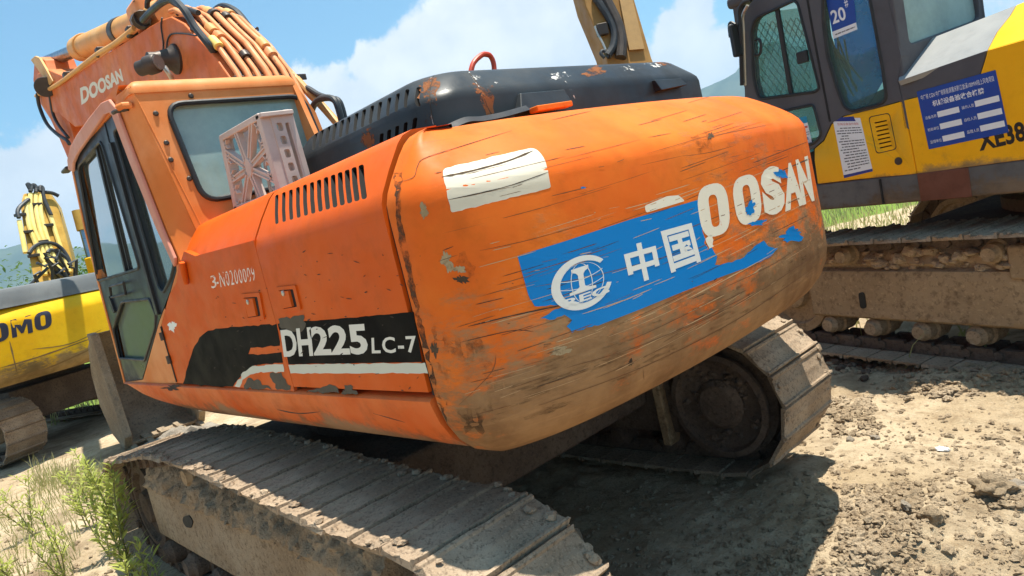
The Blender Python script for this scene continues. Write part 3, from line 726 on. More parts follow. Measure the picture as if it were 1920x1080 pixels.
lo_slots = [[(a-3.5, b+1), (a+3.5, b-1), (a+2, b+22), (a-5, b+24)] for a, b in [(716, 250), (730, 243), (745, 236), (761, 229), (777, 221)]]
slotcut(HD, lo_slots, (0, hy0, 2.3), (0, 1, 0), .05, M['dark'])
SHD = Surf(HD)
M['rusty'] = plain('rust_patch', (.2, .075, .03), .85, var=.6, sc_=30)
M['chipw'] = plain('bare_white_chip', (.6, .6, .58), .6, var=.3)
lay_each('rust_patch', SHD, [tri(blob(c, r*1.5, 20, .55, 90+i, ax, ro)) for i, (c, r, ax, ro) in enumerate([((803, 165), 15, (.7, 1.5), .2), ((805, 205), 10, (.5, 1.6), .1), ((915, 195), 13, (.5, 1.8), -.2), ((905, 165), 8, (1.8, .7), 0), ((1115, 134), 9, (1.5, .6), 0), ((1240, 116), 8, (2, .4), .1), ((875, 125), 6, (2, .4), 0), ((690, 262), 10, (.7, 1.4), 0)])], M['rustA'], HD, .002, 15)
lay_each('paint_chip', SHD, [tri(blob(c, r*1.1, 16, .6, 120+i, ax, ro)) for i, (c, r, ax, ro) in enumerate([((1048, 143), 10, (1.6, .6), -.1), ((842, 174), 5, (.9, 1.4), 0), ((893, 145), 5, (1.6, .6), .4), ((1180, 128), 7, (1.6, .6), 0), ((1226, 122), 8, (1.6, .4), 0), ((931, 153), 4, (1.4, .7), .3), ((808, 150), 3, (.4, 2), 0)])] + [strip([(876, 130), (888, 148), (902, 168)], 2.5), strip([(807, 195), (810, 220), (814, 240)], 2), strip([(1058, 150), (1072, 172), (1080, 190)], 2.5)], M['chipA'], HD, .002, 15)
lay_each('hood_seam', SHD, [strip([(872, 128), (897, 160), (916, 205), (928, 222)], 1.6), strip([(815, 137), (806, 170), (808, 205), (815, 240)], 1.6)], M['crack'], HD, .0025, 15)
# hinge brackets, rubber flap and red lifting bar
for (q, top) in (([(968, 212), (1064, 196), (1057, 168), (975, 175)], 1), ([(1232, 172), (1280, 162), (1276, 147), (1226, 150)], 0)):
    pts = [onp(u, v, (hx1-.012, 0, 2.3), (1, 0, 0)) for u, v in q]
    MB().hexa([pts[0]+Vector((.03, 0, 0)), pts[1]+Vector((.03, 0, 0)), pts[2]+Vector((.08, 0, 0)), pts[3]+Vector((.08, 0, 0)), pts[0]-Vector((.03, 0, 0)), pts[1]-Vector((.03, 0, 0)), pts[2]-Vector((.004, 0, 0)), pts[3]-Vector((.004, 0, 0))]).build('hinge_bracket', M['hood'], HD, bevel=.004)
a, b = onp(1000, 206, (hx1-.06, 0, 2.2), (1, 0, 0)), onp(1066, 196, (hx1-.06, 0, 2.2), (1, 0, 0))
MB().bar(a, b, .05, .022).build('mounting_block', M['cw'], CW, bevel=.004)
fl = [onp(u, v, (hx1-.045, 0, 2.2), (1, 0, 0)) for u, v in [(838, 246), (870, 232), (900, 230), (940, 222), (985, 209)]]
mb = MB(); mb.loft([[p+Vector((-.03, 0, 0)), p+Vector((.02, 0, 0)), p+Vector((.04, 0, .018)), p+Vector((-.01, 0, .022))] for p in spline(fl, 5)]); mb.build('rubber_flap', M['rubber'], HD)
lb = [onp(u, v, (-1.55, 0, 2.45), (1, 0, 0)) for u, v in [(880, 160), (886, 122), (902, 104), (912, 102), (920, 106), (926, 122), (928, 158)]]
MB().tube(spline(lb, 5), .012, 10).build('lifting_bar', plain('red_lifting_bar_paint', S(190, 62, 30), .45), HD)
# ---- cab
YC = 1.318
XZ = lambda p: on(p[0], p[1], 1, YC)
def xz(pts, y=YC): return [(q.x, q.z) for q in (on(u, v, 1, y) for u, v in pts)]
Yf = lambda a, b, t: Vector((a, t, b))
outer = xz([(134, 320), (131, 300), (133, 282), (143, 258), (165, 228), (190, 195), (212, 168), (222, 160), (216, 188), (224, 208), (265, 305), (312, 425), (337, 486), (334, 506), (331, 530), (318, 552), (302, 610), (331, 719), (232, 719), (205, 615), (182, 530), (157, 430)])
hole = xz([(136.5, 322), (138, 303), (145, 288), (203, 214), (211, 211), (217, 217), (250, 305), (300, 428), (330, 487), (331, 508), (320, 546), (299, 602), (268, 712), (234, 717), (207, 615), (184.5, 530), (159, 430)])
CB = MB().plate(outer, [hole], Yf, 1.24, YC)
rw0 = Vector((-.145, 1.2, 2.9)); rwn = Vector((-.95, 0, .3)); rwn = Vector((-(2.9-2.18), 0, (.388-.145))).normalized()
rwn = Vector((-.71, 0, .055)).normalized()
def yz(pts): return [(q.y, q.z) for q in (onp(u, v, rw0, rwn) for u, v in pts)]
def RWf(a, b, t):
    x = rw0.x+(b-rw0.z)*rwn.z/(-rwn.x); return Vector((x, a, b))+rwn*t
ro = yz([(246, 165), (548, 149), (592, 210), (640, 330), (650, 420), (420, 500), (372, 440)])
rwin = roundpoly(yz([(309, 196), (566, 180), (628, 330), (383, 379)]), .09, 6)
CB.plate(ro, [rwin], RWf, -.045, 0)
pil = MB(); rings = []
pf = [on(u, v, 1, YC) for u, v in [(214, 186), (224, 208), (265, 305), (312, 425), (338, 487), (352, 520)]]
pr0, pr1 = onp(245, 162, rw0, rwn), onp(372, 412, rw0, rwn); pr1 = pr1+(pr1-pr0)*.25
for i, q in enumerate(pf):
    t = i/(len(pf)-1); r = pr0.lerp(pr1, min(1, (pf[0].z-q.z)/(pf[0].z-pf[-1].z)))
    rings.append([q, q.lerp(r, .35)+Vector((-.0, .012, 0)), q.lerp(r, .8)+Vector((0, .012, 0)), r+Vector((-.004, .002, 0)), r+Vector((.03, -.04, 0)), q+Vector((0, -.06, 0))])
pil.loft(rings, True, True)
# roof with soft edge, right wall, front posts
ry0, ry1 = .42, YC
z0, z1 = 2.855, 2.925
CAB = CB.build('cab', M['cab'], EX, smooth=25, bevel=.012)
pil.build('rear_post', M['cab'], CAB, smooth=40)
roof = MB()
rings = []
for ins, z in ((.0, 2.86), (0, 2.885), (.012, 2.91), (.035, 2.928), (.09, 2.94), (.3, 2.948)):
    xa, xb, ya, yb = -.155+ins, 1.26-ins, .42+ins, 1.322-ins
    rings.append([Vector((x, y, z)) for x, y in roundpoly([(xa, ya), (xa, yb), (xb, yb), (xb, ya)], [.03, .03, .12, .12], 4)])
roof.loft(rings).build('roof', M['cab'], CAB, smooth=60)
MB().plate([(-.15, 2.87), (1.2, 2.87), (1.62, 1.4), (-.4, 1.4), (-.38, 2.15)], [[(.0, 2.75), (1.1, 2.75), (1.3, 2.1), (-.2, 2.1)]], Yf, .42, .45).build('right_wall', M['cab'], CAB, smooth=0)
fp = MB()
for y in (.46, 1.26): fp.bar((1.19, y, 2.86), (1.6, y, 1.4), .07, .06, (0, 1, 0))
fp.bar((1.2, .44, 2.84), (1.2, 1.28, 2.84), .06, .06); fp.build('front_post', M['cab'], CAB, bevel=.01)
MB().box((-.38, .44, 1.36), (1.55, 1.28, 1.42)).build('cab_floor', M['dark'], CAB)
MB().plate([(.46, 2.8), (1.26, 2.8), (1.26, 1.45), (.46, 1.45)], [], lambda a, b, t: Vector((1.21+(2.8-b)*.27+t, a, b)), 0, .006).build('windshield', M['glass'], CAB, smooth=0)
# pale trim round the door opening
tr_o = xz([(134, 318), (132, 298), (137, 276), (150, 252), (172, 222), (196, 192), (210, 186), (222, 200), (262, 305), (309, 425), (334, 484), (333, 500), (327, 486), (300, 428), (250, 305), (217, 217), (211, 211), (203, 214), (149, 291), (143, 305), (142, 322)], YC+.001)
MB().plate(tr_o, [], Yf, YC+.001, YC+.022).build('door_trim', M['cabtrim'], CAB, smooth=0, bevel=.008)
# door leaf with three panes
YD = 1.312
leaf = xz([(137, 322), (138.5, 304), (146, 289), (203, 215), (211, 212), (216, 218), (249, 305), (299, 428), (329, 487), (330, 508), (319, 546), (298, 602), (267, 711), (234.5, 716), (207.5, 615), (185, 530), (159.5, 430)], YD)
w1 = roundpoly(xz([(147, 312), (190, 263), (263, 503), (184, 527)], YD), .05, 4)
w2 = roundpoly(xz([(214, 246), (223, 236), (231, 243), (328, 492), (322, 520), (307, 549), (298, 540)], YD), .035, 4)
w3 = roundpoly(xz([(229, 566), (281, 560), (293, 590), (292, 613), (272, 676), (225, 672), (213, 616)], YD), .03, 4)
DR = MB().plate(leaf, [w1, w2, w3], Yf, YD-.04, YD).build('door', M['door'], CAB, smooth=0, bevel=.005)
for nm, wv in (('front_pane', w1), ('quarter_pane', w2), ('lower_pane', w3)):
    MB().plate(wv, [], Yf, YD-.026, YD-.022).build(nm, M['dustglass' if nm == 'lower_pane' else 'glass'], DR, smooth=0)
def line3(pts, y): return [on(u, v, 1, y) for u, v in pts]
def rimtube(poly, y, r, name, mat, par): 
    mb = MB(); pts = [Vector((a, y, b)) for a, b in poly]; mb.tube(pts+[pts[0]], r, 6, False); mb.build(name, mat, par)
for wv in (w1, w2, w3): rimtube(wv, YD+.001, .009, 'window_gasket', M['rubber'], DR)
wb = MB(); p = line3([(181, 272), (238, 512)], YD-.012); wb.bar(p[0], p[1], .03, .018, (0, 1, 0)); p = line3([(187, 268), (246, 510)], YD-.02); wb.bar(p[0], p[1], .012, .018, (0, 1, 0))
wb.build('sash_bar', M['rubber'], DR)
pb = MB(); p = line3([(208, 268), (297, 590)], YD+.006); pb.bar(p[0], p[1], .045, .022, (0, 1, 0)); p = line3([(192, 215), (205, 268)], YD+.002); pb.bar(p[0], p[1], .012, .006, (0, 1, 0)); pb.build('door_post', M['rubber'], DR, bevel=.004)
for i in range(0): pass
hn = MB()
q = line3([(206, 537), (232, 530), (236, 551), (209, 557)], YD+.03); hn.tube([q[0], q[1], q[2], q[3], q[0]], .008, 6)
q = line3([(206, 557), (216, 585)], YD+.006); hn.bar(q[0], q[1], .045, .02, (0, 1, 0)); hn.build('door_handle', M['rubber'], DR)
lay('small_emblem', Surf(plane=((0, YD, 2), (0, 1, 0))), [tri(blob((164, 260), 5, 12, .3, 2, (.7, 1.1)))], M['chipw'], DR, .002)
# rear window and gasket
MB().plate(rwin, [], RWf, -.03, -.024).build('rear_pane', M['rglass'], CAB, smooth=0)
gp = [RWf(a, b, .006) for a, b in rwin]; MB().tube(gp+[gp[0]], .014, 8, False).build('rear_gasket', M['rubber'], CAB)
for u, v in ((292, 213), (355, 335), (312, 268), (358, 180), (320, 300)):
    p = onp(u, v, rw0, rwn); MB().lathe(p, rwn, [(.014, 0), (.014, .004), (.008, .010)], 10).build('bolt', M['grease'], CAB)
# grab knob and bracket on the rear post
p = on(246, 197, 1, YC); mb = MB(); mb.tube([p, p+Vector((0, .04, .0)), p+Vector((.02, .06, -.005))], .017, 10); mb.build('lamp_socket', M['cab'], CAB)
p = on(240, 204, 1, YC); mb = MB(); mb.tube([p, p+Vector((.035, .05, 0)), p+Vector((.06, .055, 0))], .011, 8); mb.build('stud', M['grease'], CAB)
lay('dent', Surf(plane=((0, YC, 2.8), (0, 1, 0))), [strip([(222, 168), (234, 172), (243, 165)], 2)], M['crack'], CAB, .002)
# seat and console behind the glass
st = MB(); st.box((.25, .62, 1.75), (.8, 1.1, 1.9)); st.hexa([Vector(c) for c in [(.2, .62, 1.85), (.36, .62, 1.85), (.36, 1.1, 1.85), (.2, 1.1, 1.85), (.02, .66, 2.42), (.14, .66, 2.42), (.14, 1.06, 2.42), (.02, 1.06, 2.42)]])
st.hexa([Vector(c) for c in [(.0, .74, 2.44), (.1, .74, 2.44), (.1, .98, 2.44), (.0, .98, 2.44), (-.04, .76, 2.68), (.05, .76, 2.68), (.05, .96, 2.68), (-.04, .96, 2.68)]])
SEAT = st.build('seat', plain('seat_vinyl', (.5, .52, .5), .7, var=.3), CAB, bevel=.04, seg=3)
cs = MB(); cs.box((.3, 1.1, 1.45), (.95, 1.24, 1.95)); cs.box((.3, .48, 1.45), (.95, .6, 1.95)); cs.cyl((.95, 1.17, 1.9), (1.0, 1.17, 2.15), .02); cs.box((1.25, .55, 1.42), (1.4, .8, 1.85))
cs.build('console', plain('console_plastic', (.05, .055, .055), .6), CAB, bevel=.02)
lay('instruction_sticker', Surf(plane=((0, YD-.03, 2), (0, 1, 0))), [tri([(176, 445), (196, 441), (208, 502), (186, 507)])], plain('faded_sticker', (.30, .36, .36), .6), DR, 0)
# ---- boom
YB0, YB1 = .20, -.30
bp = [(300, 38), (319, 31), (344, 44), (367, 69), (396, 98), (429, 144), (470, 225), (505, 330), (440, 372), (345, 262), (250, 220), (140, 238), (112, 214), (90, 208), (72, 188), (65, 160), (70, 138), (88, 130), (117, 142), (158, 121), (200, 100), (283, 48)]
BM = MB().plate(xz(bp, YB0), [], Yf, YB0, YB1).build('boom', M['boom'], EX, smooth=30, bevel=.012)
# thin flange lips along the top edge
edge = [(283, 47), (300, 38), (319, 31), (344, 44), (367, 69), (396, 98), (429, 144), (470, 225)]
SB = Surf(plane=((0, YB0, 3), (0, 1, 0)))
M['wboom'] = decal_mat('white_boom_lettering_paint', S(222, 212, 190), O_BOOM, wear=.68, streak=.7, axis='x')
lay('brand_lettering', SB, [words('DOOSAN', [(153, 197), (232, 152), (226, 128), (150, 165)], bold=.045)], M['wboom'], BM, .003)
def py(y, pts): return [on(u, v, 1, y) for u, v in pts]
# pipes along the back of the boom
EP = [on(u, v, 1, YB0) for u, v in [(306, 36), (319, 31), (344, 44), (367, 69), (396, 98), (429, 144), (470, 225), (505, 330)]]
def backline(y, h, t0=0., t1=1.):
    out = []
    for k, p in enumerate(EP):
        t = (EP[min(k+1, len(EP)-1)]-EP[max(k-1, 0)]).normalized(); n = Vector((t.z, 0, -t.x)); n = n if n.z > 0 else -n
        out.append(Vector((p.x, y, p.z))+n*h)
    L = [0]
    for a, b in zip(out, out[1:]): L.append(L[-1]+(b-a).length)
    def at(t):
        d = t*L[-1]
        for k in range(len(out)-1):
            if d <= L[k+1]+1e-6: return out[k].lerp(out[k+1], (d-L[k])/(L[k+1]-L[k]))
        return out[-1]
    m = [t for t in [l/L[-1] for l in L] if t0 < t < t1]
    return [at(t0)]+[at(t) for t in m]+[at(t1)]
for y, h, r in ((.155, .05, .021), (.085, .06, .026), (.01, .055, .021), (-.065, .065, .027), (-.135, .055, .021), (-.205, .06, .024), (-.265, .045, .018)):
    MB().tube(backline(y, h, .03), r, 10).build('hydraulic_pipe', M['pipe'], BM, smooth=50)
for y, t, ln, r, mt in ((.085, .30, .05, .042, 'cylp'), (.085, .37, .035, .046, 'pipe'), (-.065, .12, .05, .044, 'cylp'), (-.065, .17, .03, .05, 'grease'), (-.205, .14, .05, .042, 'cylp'), (-.205, .42, .05, .042, 'cylp'), (-.205, .49, .035, .046, 'pipe'), (.155, .40, .06, .036, 'lpipe'), (.01, .5, .03, .04, 'grease'), (-.135, .2, .03, .04, 'grease'), (.085, .1, .04, .042, 'pipe')):
    MB().tube(backline(y, .058, t, t+ln), r, 12).build('pipe_coupling', M[mt], BM, bevel=.006)
for y in (.12, .048, -.028, -.1, -.17, -.237):
    MB().tube(backline(y, .026, .05), .014, 8).build('hose', M['hose'], BM, smooth=50)
for t in (.26, .62):
    a_, b_ = backline(.19, .02, t, t+.012)[0], backline(-.29, .02, t, t+.012)[0]; MB().bar(a_, b_, .06, .05, (0, 0, 1)).build('pipe_clamp', M['grease'], BM, bevel=.008)
def tubeU(name, y, pts, r, mat, par, n=7):
    ys = y if isinstance(y, (list, tuple)) else [y]*len(pts)
    return MB().tube(spline([on(u, v, 1, yy) for (u, v), yy in zip(pts, ys)], n), r*.62, 10).build(name, mat, par)
tubeU('hose', [.24, .25, .26, .26, .26, .24, .21, .17], [(268, 38), (285, 20), (307, 3), (325, 0), (345, 18), (365, 50), (390, 82), (402, 98)], .045, M['hose'], BM)
tubeU('hose', [.12]*6, [(276, 15), (277, 2), (285, -6), (310, -3), (338, 12), (372, 24)], .035, M['hose'], BM)
tubeU('hose', [-.33]*8, [(402, 22), (412, 14), (425, 13), (445, 24), (462, 45), (478, 70), (500, 90), (514, 102)], .05, M['hose'], BM)
tubeU('hydraulic_pipe', [-.34]*3, [(512, 100), (530, 120), (556, 148)], .04, M['cylp'], BM)
tubeU('hydraulic_pipe', [-.34, -.36, -.38, -.38], [(556, 148), (580, 175), (605, 200), (640, 240)], .05, M['cylp'], BM)
MB().box(on(545, 140, 1, -.34)-Vector((.06, .1, .06)), on(560, 147, 1, -.34)+Vector((.06, .02, .05))).build('pipe_clamp', M['grease'], BM, bevel=.01)
tubeU('hose', [-.36]*7, [(556, 166), (575, 165), (598, 178), (618, 184), (634, 188), (642, 205), (650, 240)], .036, M['hose'], BM)
tubeU('hose', [-.3]*6, [(583, 215), (588, 198), (600, 186), (620, 184), (632, 196), (644, 240)], .04, M['hose'], BM)
tubeU('bracket', [-.3]*4, [(470, 62), (480, 54), (483, 52), (484, 58)], .012, M['grease'], BM)
tubeU('lamp_cable', YB0+.01, [(305, 100), (306, 80), (302, 50), (304, 33)], .01, M['hose'], BM)
tubeU('lamp_cable', YB0+.01, [(312, 98), (314, 75), (322, 64), (345, 63), (368, 67)], .01, M['hose'], BM)
# work lamp on its bracket
lc = on(296, 117, 1, YB0+.32); le = on(330, 108, 1, YB0+.01); dx = (le-lc).normalized()
LP = MB().lathe(lc, Vector((.8, .5, 0)), [(.06, 0), (.07, .015), (.07, .09), (.056, .1), (.056, .17), (.02, .18)], 22).build('work_lamp', M['grease'], BM)
MB().cyl(lc-Vector((.8, .5, 0)).normalized()*.012, lc+Vector((.8, .5, 0)).normalized()*.02, .055, 22).build('lamp_lens', plain('lamp_lens', (.12, .1, .09), .2), LP)
MB().lathe(on(331, 111, 1, YB0), (0, 1, 0), [(.12, -.01), (.12, .02), (.09, .05), (.06, .16), (.06, .22)], 22).build('boom_pin', M['grease'], BM, smooth=30)
tubeU('lamp_bracket', [.42, .40, .36], [(308, 125), (318, 140), (328, 160)], .03, M['bolt'], LP)
# arm cylinder along the top
a, b, c, d = on(318, 22, 1, -.05), on(160, 88, 1, -.05), on(150, 92, 1, -.05), on(88, 116, 1, -.05)
CY = MB().tube([a, b], .13, 24).build('arm_cylinder', M['cylp'], BM)
MB().tube([b.lerp(a, .02), b.lerp(a, -.0), c], [.15, .15, .14], 24).build('gland', M['cylp'], CY, bevel=.01)
e = a.lerp(b, .46); MB().tube([e, e.lerp(b, .1)], .14, 24).build('cylinder_band', M['grease'], CY, bevel=.01)
MB().tube([c, d], .075, 16).build('cylinder_rod', M['chrome'], CY)
MB().box(on(276, 38, 1, 0)-Vector((.16, .16, .12)), on(276, 38, 1, 0)+Vector((.16, .12, .16))).build('port_block', M['pipe'], CY, bevel=.04)
MB().tube([on(262, 42, 1, .2), on(268, 34, 1, .2), on(258, 40, 1, .05)], .07, 10).build('hose_fitting', M['grease'], CY, bevel=.01)
tubeU('hydraulic_pipe', .22, [(252, 53), (215, 82), (185, 100), (150, 127), (120, 150), (95, 166), (80, 173), (68, 180)], .04, M['cylp'], BM, 4)
tubeU('hydraulic_pipe', .2, [(262, 52), (230, 76), (210, 90), (175, 115), (130, 145)], .025, M['pipe'], BM, 4)
for u, v in ((187, 98), (125, 143), (245, 60)): MB().box(on(u, v, 1, .2)-Vector((.05, .05, .045)), on(u, v, 1, .2)+Vector((.05, .035, .045))).build('pipe_clamp', M['grease'], BM, bevel=.015)
# arm, its end link and the bucket
ap = [(64, 114), (74, 107), (82, 112), (98, 152), (112, 175), (135, 245), (160, 340), (205, 500), (228, 600), (205, 618), (185, 540), (160, 430), (133, 312), (112, 262), (95, 225), (70, 186), (62, 150)]
ARM = MB().plate(xz(ap, .14), [], Yf, .14, -.2).build('arm', M['boom'], EX, smooth=30, bevel=.012)
for y in (.19, -.25):
    MB().plate(xz([(62, 112), (70, 105), (78, 108), (104, 152), (98, 160), (90, 150)], y), [], Yf, y, y+.03).build('link_plate', M['cylp'], ARM, bevel=.006)
MB().cyl(on(85, 163, 1, .26), on(85, 163, 1, -.3)+Vector((0, 0, 0)), .12, 22).build('arm_pin', M['grease'], ARM, bevel=.01)
tubeU('hose', .24, [(70, 176), (74, 200), (88, 232), (108, 252), (124, 262), (130, 270)], .035, M['hose'], ARM)
tubeU('hose', .2, [(92, 170), (96, 195), (100, 215), (110, 235), (128, 258)], .03, M['hose'], ARM)
MB().box(on(120, 292, 1, .2)-Vector((.1, .05, .15)), on(128, 330, 1, .2)+Vector((.1, .05, .05))).build('hose_clamp', M['grease'], ARM, bevel=.02)
# bucket: curved back, two cheek plates, teeth
bk = [(6.9, 1.62), (7.25, 1.45), (7.55, 1.05), (7.6, .6), (7.35, .2), (6.95, .03), (6.75, .05), (6.62, .9)]
BKT = MB()
for y in (.36, -.62):
    BKT.plate(bk, [], Yf, y, y+.045)
sh = spline([Vector((a, 0, b)) for a, b in bk[:7]], 4)
BKT.loft([[Vector((p.x, -.6, p.z)), Vector((p.x, .38, p.z)), Vector((p.x*.994+.03, .38, p.z*.97+.04)), Vector((p.x*.994+.03, -.6, p.z*.97+.04))] for p in sh], True, True)
BK = BKT.build('bucket', M['bucket'], EX, smooth=35, bevel=.01)
for y in (.375, -.6): MB().hexa([Vector(c) for c in [(6.56, y-.04, .2), (6.74, y-.04, .02), (6.74, y+.06, .02), (6.56, y+.06, .2), (6.72, y-.04, 1.62), (6.95, y-.04, 1.64), (6.95, y+.06, 1.64), (6.72, y+.06, 1.62)]]).build('side_cutter', M['bucket'], BK, bevel=.015)
for i in range(5):
    y = -.55+i*.22; MB().hexa([Vector(c) for c in [(6.75, y-.05, .0), (7.0, y-.05, .02), (7.0, y+.05, .02), (6.75, y+.05, .0), (6.55, y-.03, .02), (6.98, y-.05, .12), (6.98, y+.05, .12), (6.55, y+.03, .02)]]).build('tooth', M['bucket'], BK)
# ---- crawler tracks
def shoe_mesh(name, w_, pitch, seed, gr=.026, ragged=.012):
    prof = [(-.5, -.006), (.5, -.006), (.5, .010), (.485, gr), (.43, gr), (.39, .016), (.08, .012), (.04, gr*.55), (-.06, gr*.55), (-.1, .012), (-.36, .014), (-.40, gr*.8), (-.47, gr*.8), (-.5, .006)]
    n = 13; rings = []; rnd = random.Random(seed)
    for i in range(n):
        y = -w_/2+w_*i/(n-1); ring = []
        for a, b in prof:
            x = a*pitch*.945; q = Vector((x*9, y*9, seed*7.1))
            yy = y
            if i in (0, n-1): yy += noise.noise(Vector((x*55, b*90, seed*3.3+i)))*ragged*(1.6)
            ring.append(Vector((x+noise.noise(q)*.002, yy, b-.02+(noise.noise(q*2.2)*.005 if b > .005 else 0))))
        rings.append(ring)
    mb = MB().loft(rings, True, True)
    for k in range(5):   # dried clods stuck near the ends and ribs
        s = rnd.choice((-1, 1)); c = Vector((rnd.uniform(-.4, .4)*pitch, s*(w_/2-rnd.uniform(.005, .06)), rnd.uniform(-.012, .006)))
        add_clod(mb, c, rnd.uniform(.008, .02), rnd, 2, .6, .55)
    o = mb.build(name, M['shoe'], None, smooth=28); me = o.data; bpy.data.objects.remove(o); return me
ICO = {}
def ico(sub):
    if sub not in ICO:
        bm = bmesh.new(); bmesh.ops.create_icosphere(bm, subdivisions=sub, radius=1)
        ICO[sub] = ([v.co.copy() for v in bm.verts], [tuple(v.index for v in f.verts) for f in bm.faces]); bm.free()
    return ICO[sub]
def add_clod(mb, c, r, rnd, sub=2, flat=.75, rough=.4):
    vs, fs = ico(sub); off = Vector((rnd.uniform(0, 99), rnd.uniform(0, 99), rnd.uniform(0, 99)))
    sx, sy, sz = rnd.uniform(.75, 1.3), rnd.uniform(.75, 1.3), flat*rnd.uniform(.7, 1.15); a = rnd.uniform(0, 6.28); ca, sa = math.cos(a), math.sin(a)
    out = []
    for v in vs:
        k = 1+rough*noise.noise(v*1.3+off)+rough*.6*noise.noise(v*3.1+off)
        x, y, z = v.x*k*sx*r, v.y*k*sy*r, v.z*k*sz*r
        out.append((c[0]+x*ca-y*sa, c[1]+x*sa+y*ca, c[2]+z))
    mb.add(out, fs)
def track_path(xr, xf, zr, Rr, Rf, zf, top, z0=.0):
    """closed loop in x,z of the tread's outer face, rear wheel, ground, front wheel, top run"""
    P = []
    for i in range(13): a = math.radians(90+180*i/12); P.append(Vector((xr+Rr*math.cos(a), 0, zr+Rr*math.sin(a))))
    for i in range(1, 8): P.append(Vector((xr+(xf-xr)*i/8, 0, z0)))
    for i in range(13): a = math.radians(-90+180*i/12); P.append(Vector((xf+Rf*math.cos(a), 0, zf+Rf*math.sin(a))))
    P += [Vector((x, 0, z)) for x, z in top]
    P.append(P[0].copy()); return P
def smooth_top(top, n=6): return [(p.x, p.z) for p in spline([Vector((x, 0, z)) for x, z in top], n)]
def make_track(root, yc, w_, path, pitch, meshes, label=None, extra=None):
    L = sum((b-a).length for a, b in zip(path, path[1:])); n = round(L/pitch); pts = fit(path, L/n*.9999)[:n]
    # inner link chain follows the loop a little further in
    ch = []
    for i, p in enumerate(pts):
        t = (pts[(i+1) % n]-pts[i-1]).normalized(); nrm = Vector((-t.z, 0, t.x)); nrm = -nrm if True else nrm
        ch.append((p, t, nrm))
    cen = sum(pts, Vector())/n
    mb = MB()
    for p, t, nr in ch:
        if nr.dot(p-cen) < 0 and abs(p.z-cen.z) > .1: nr = -nr
        for s in (-1, 1):
            c = p-nr*.075+Vector((0, yc+s*.09, 0)); 
            mb.hexa([c-t*.085-nr*.045-Vector((0, .02, 0)), c+t*.085-nr*.045-Vector((0, .02, 0)), c+t*.085-nr*.045+Vector((0, .02, 0)), c-t*.085-nr*.045+Vector((0, .02, 0)),
                     c-t*.1+nr*.045-Vector((0, .02, 0)), c+t*.1+nr*.045-Vector((0, .02, 0)), c+t*.1+nr*.045+Vector((0, .02, 0)), c-t*.1+nr*.045+Vector((0, .02, 0))])
        c = p-nr*.08+t*.09; mb.cyl(c+Vector((0, yc-.13, 0)), c+Vector((0, yc+.13, 0)), .032, 8)
    TR = mb.build('track', M['darkmud'], root, smooth=30)
    for i, (p, t, nr) in enumerate(ch):
        if nr.dot(p-cen) < 0 and abs(p.z-cen.z) > .1: nr = -nr
        o = bpy.data.objects.new('track_shoe', meshes[i % len(meshes)]); COL.objects.link(o); o.parent = TR
        yv = nr.cross(t)
        o.matrix_local = Matrix(((t.x, yv.x, nr.x, p.x), (t.y, yv.y, nr.y, p.y+yc), (t.z, yv.z, nr.z, p.z), (0, 0, 0, 1)))
    return TR
def wheel(name, c, ax, r, w_, par, mat, spokes=0):
    c = Vector(c); return MB().lathe(c, ax, [(.05, -w_/2), (r*.35, -w_/2), (r*.4, -w_*.3), (r*.75, -w_*.3), (r*.8, -w_/2), (r, -w_/2), (r, -w_*.2), (r*.94, -w_*.15), (r*.94, w_*.15), (r, w_*.2), (r, w_/2), (r*.8, w_/2), (r*.75, w_*.3), (r*.4, w_*.3), (r*.35, w_*.55), (r*.12, w_*.6), (.02, w_*.6)], 30).build(name, mat, par, smooth=35)
def roller(c, r, w_, par, mat, ax=(0, 1, 0)):
    return MB().lathe(c, ax, [(.02, -w_/2), (r*.7, -w_/2), (r*.72, -w_*.3), (r, -w_*.28), (r, w_*.1), (r*.8, w_*.14), (r*.8, w_*.36), (r*.62, w_*.42), (r*.55, w_/2), (.02, w_/2)], 20).build('track_roller', mat, par, smooth=35)
def muddy_frame(name, root, x0, x1, prof, mat, amp, zlim, seed=0, nx=90, step=.03):
    """side frame lofted along x; dried mud lumps only where zlim says"""
    P = [Vector((0, y, z)) for y, z in prof]; P2 = []
    for a, b in zip(P, P[1:]):
        k = max(1, int((b-a).length/step)); P2 += [a.lerp(b, j/k) for j in range(k)]
    P2.append(P[-1]); rings = []
    for i in range(nx+1):
        x = x0+(x1-x0)*i/nx; ring = []
        for j, p in enumerate(P2):
            q = Vector((x, p.y, p.z)); k = zlim(p.y, p.z, x)
            d = 0
            if k > 0 and 0 < j < len(P2)-1:
                t = (P2[j+1]-P2[j-1]).normalized(); nv = Vector((0, t.z, -t.y)); nv = nv if nv.y > 0 or nv.z > .5 else -nv
                d = k*amp*(.3+.9*abs(fbm(q*4+Vector((seed, 0, 0)), 4))+.55*noise.noise(q*16)+.3*noise.noise(q*38)); q = q+nv*d
            ring.append(q)
        rings.append(ring)
    return MB().loft(rings, True, True).build(name, mat, root, smooth=50)
SHN = [shoe_mesh('track_shoe', .495, .19, i) for i in range(5)]
SHW = [shoe_mesh('track_shoe', .6, .19, 10+i) for i in range(4)]
topn = smooth_top([(1.72, .845), (1.3, .90), (.85, .965), (.5, .992), (.1, .99), (-.5, .972), (-.95, .94), (-1.45, .92), (-1.95, .905)])[1:]
TN = make_track(EX, 1.278, .495, track_path(-1.98, 1.78, .46, .452, .42, .42, topn), .19, SHN)
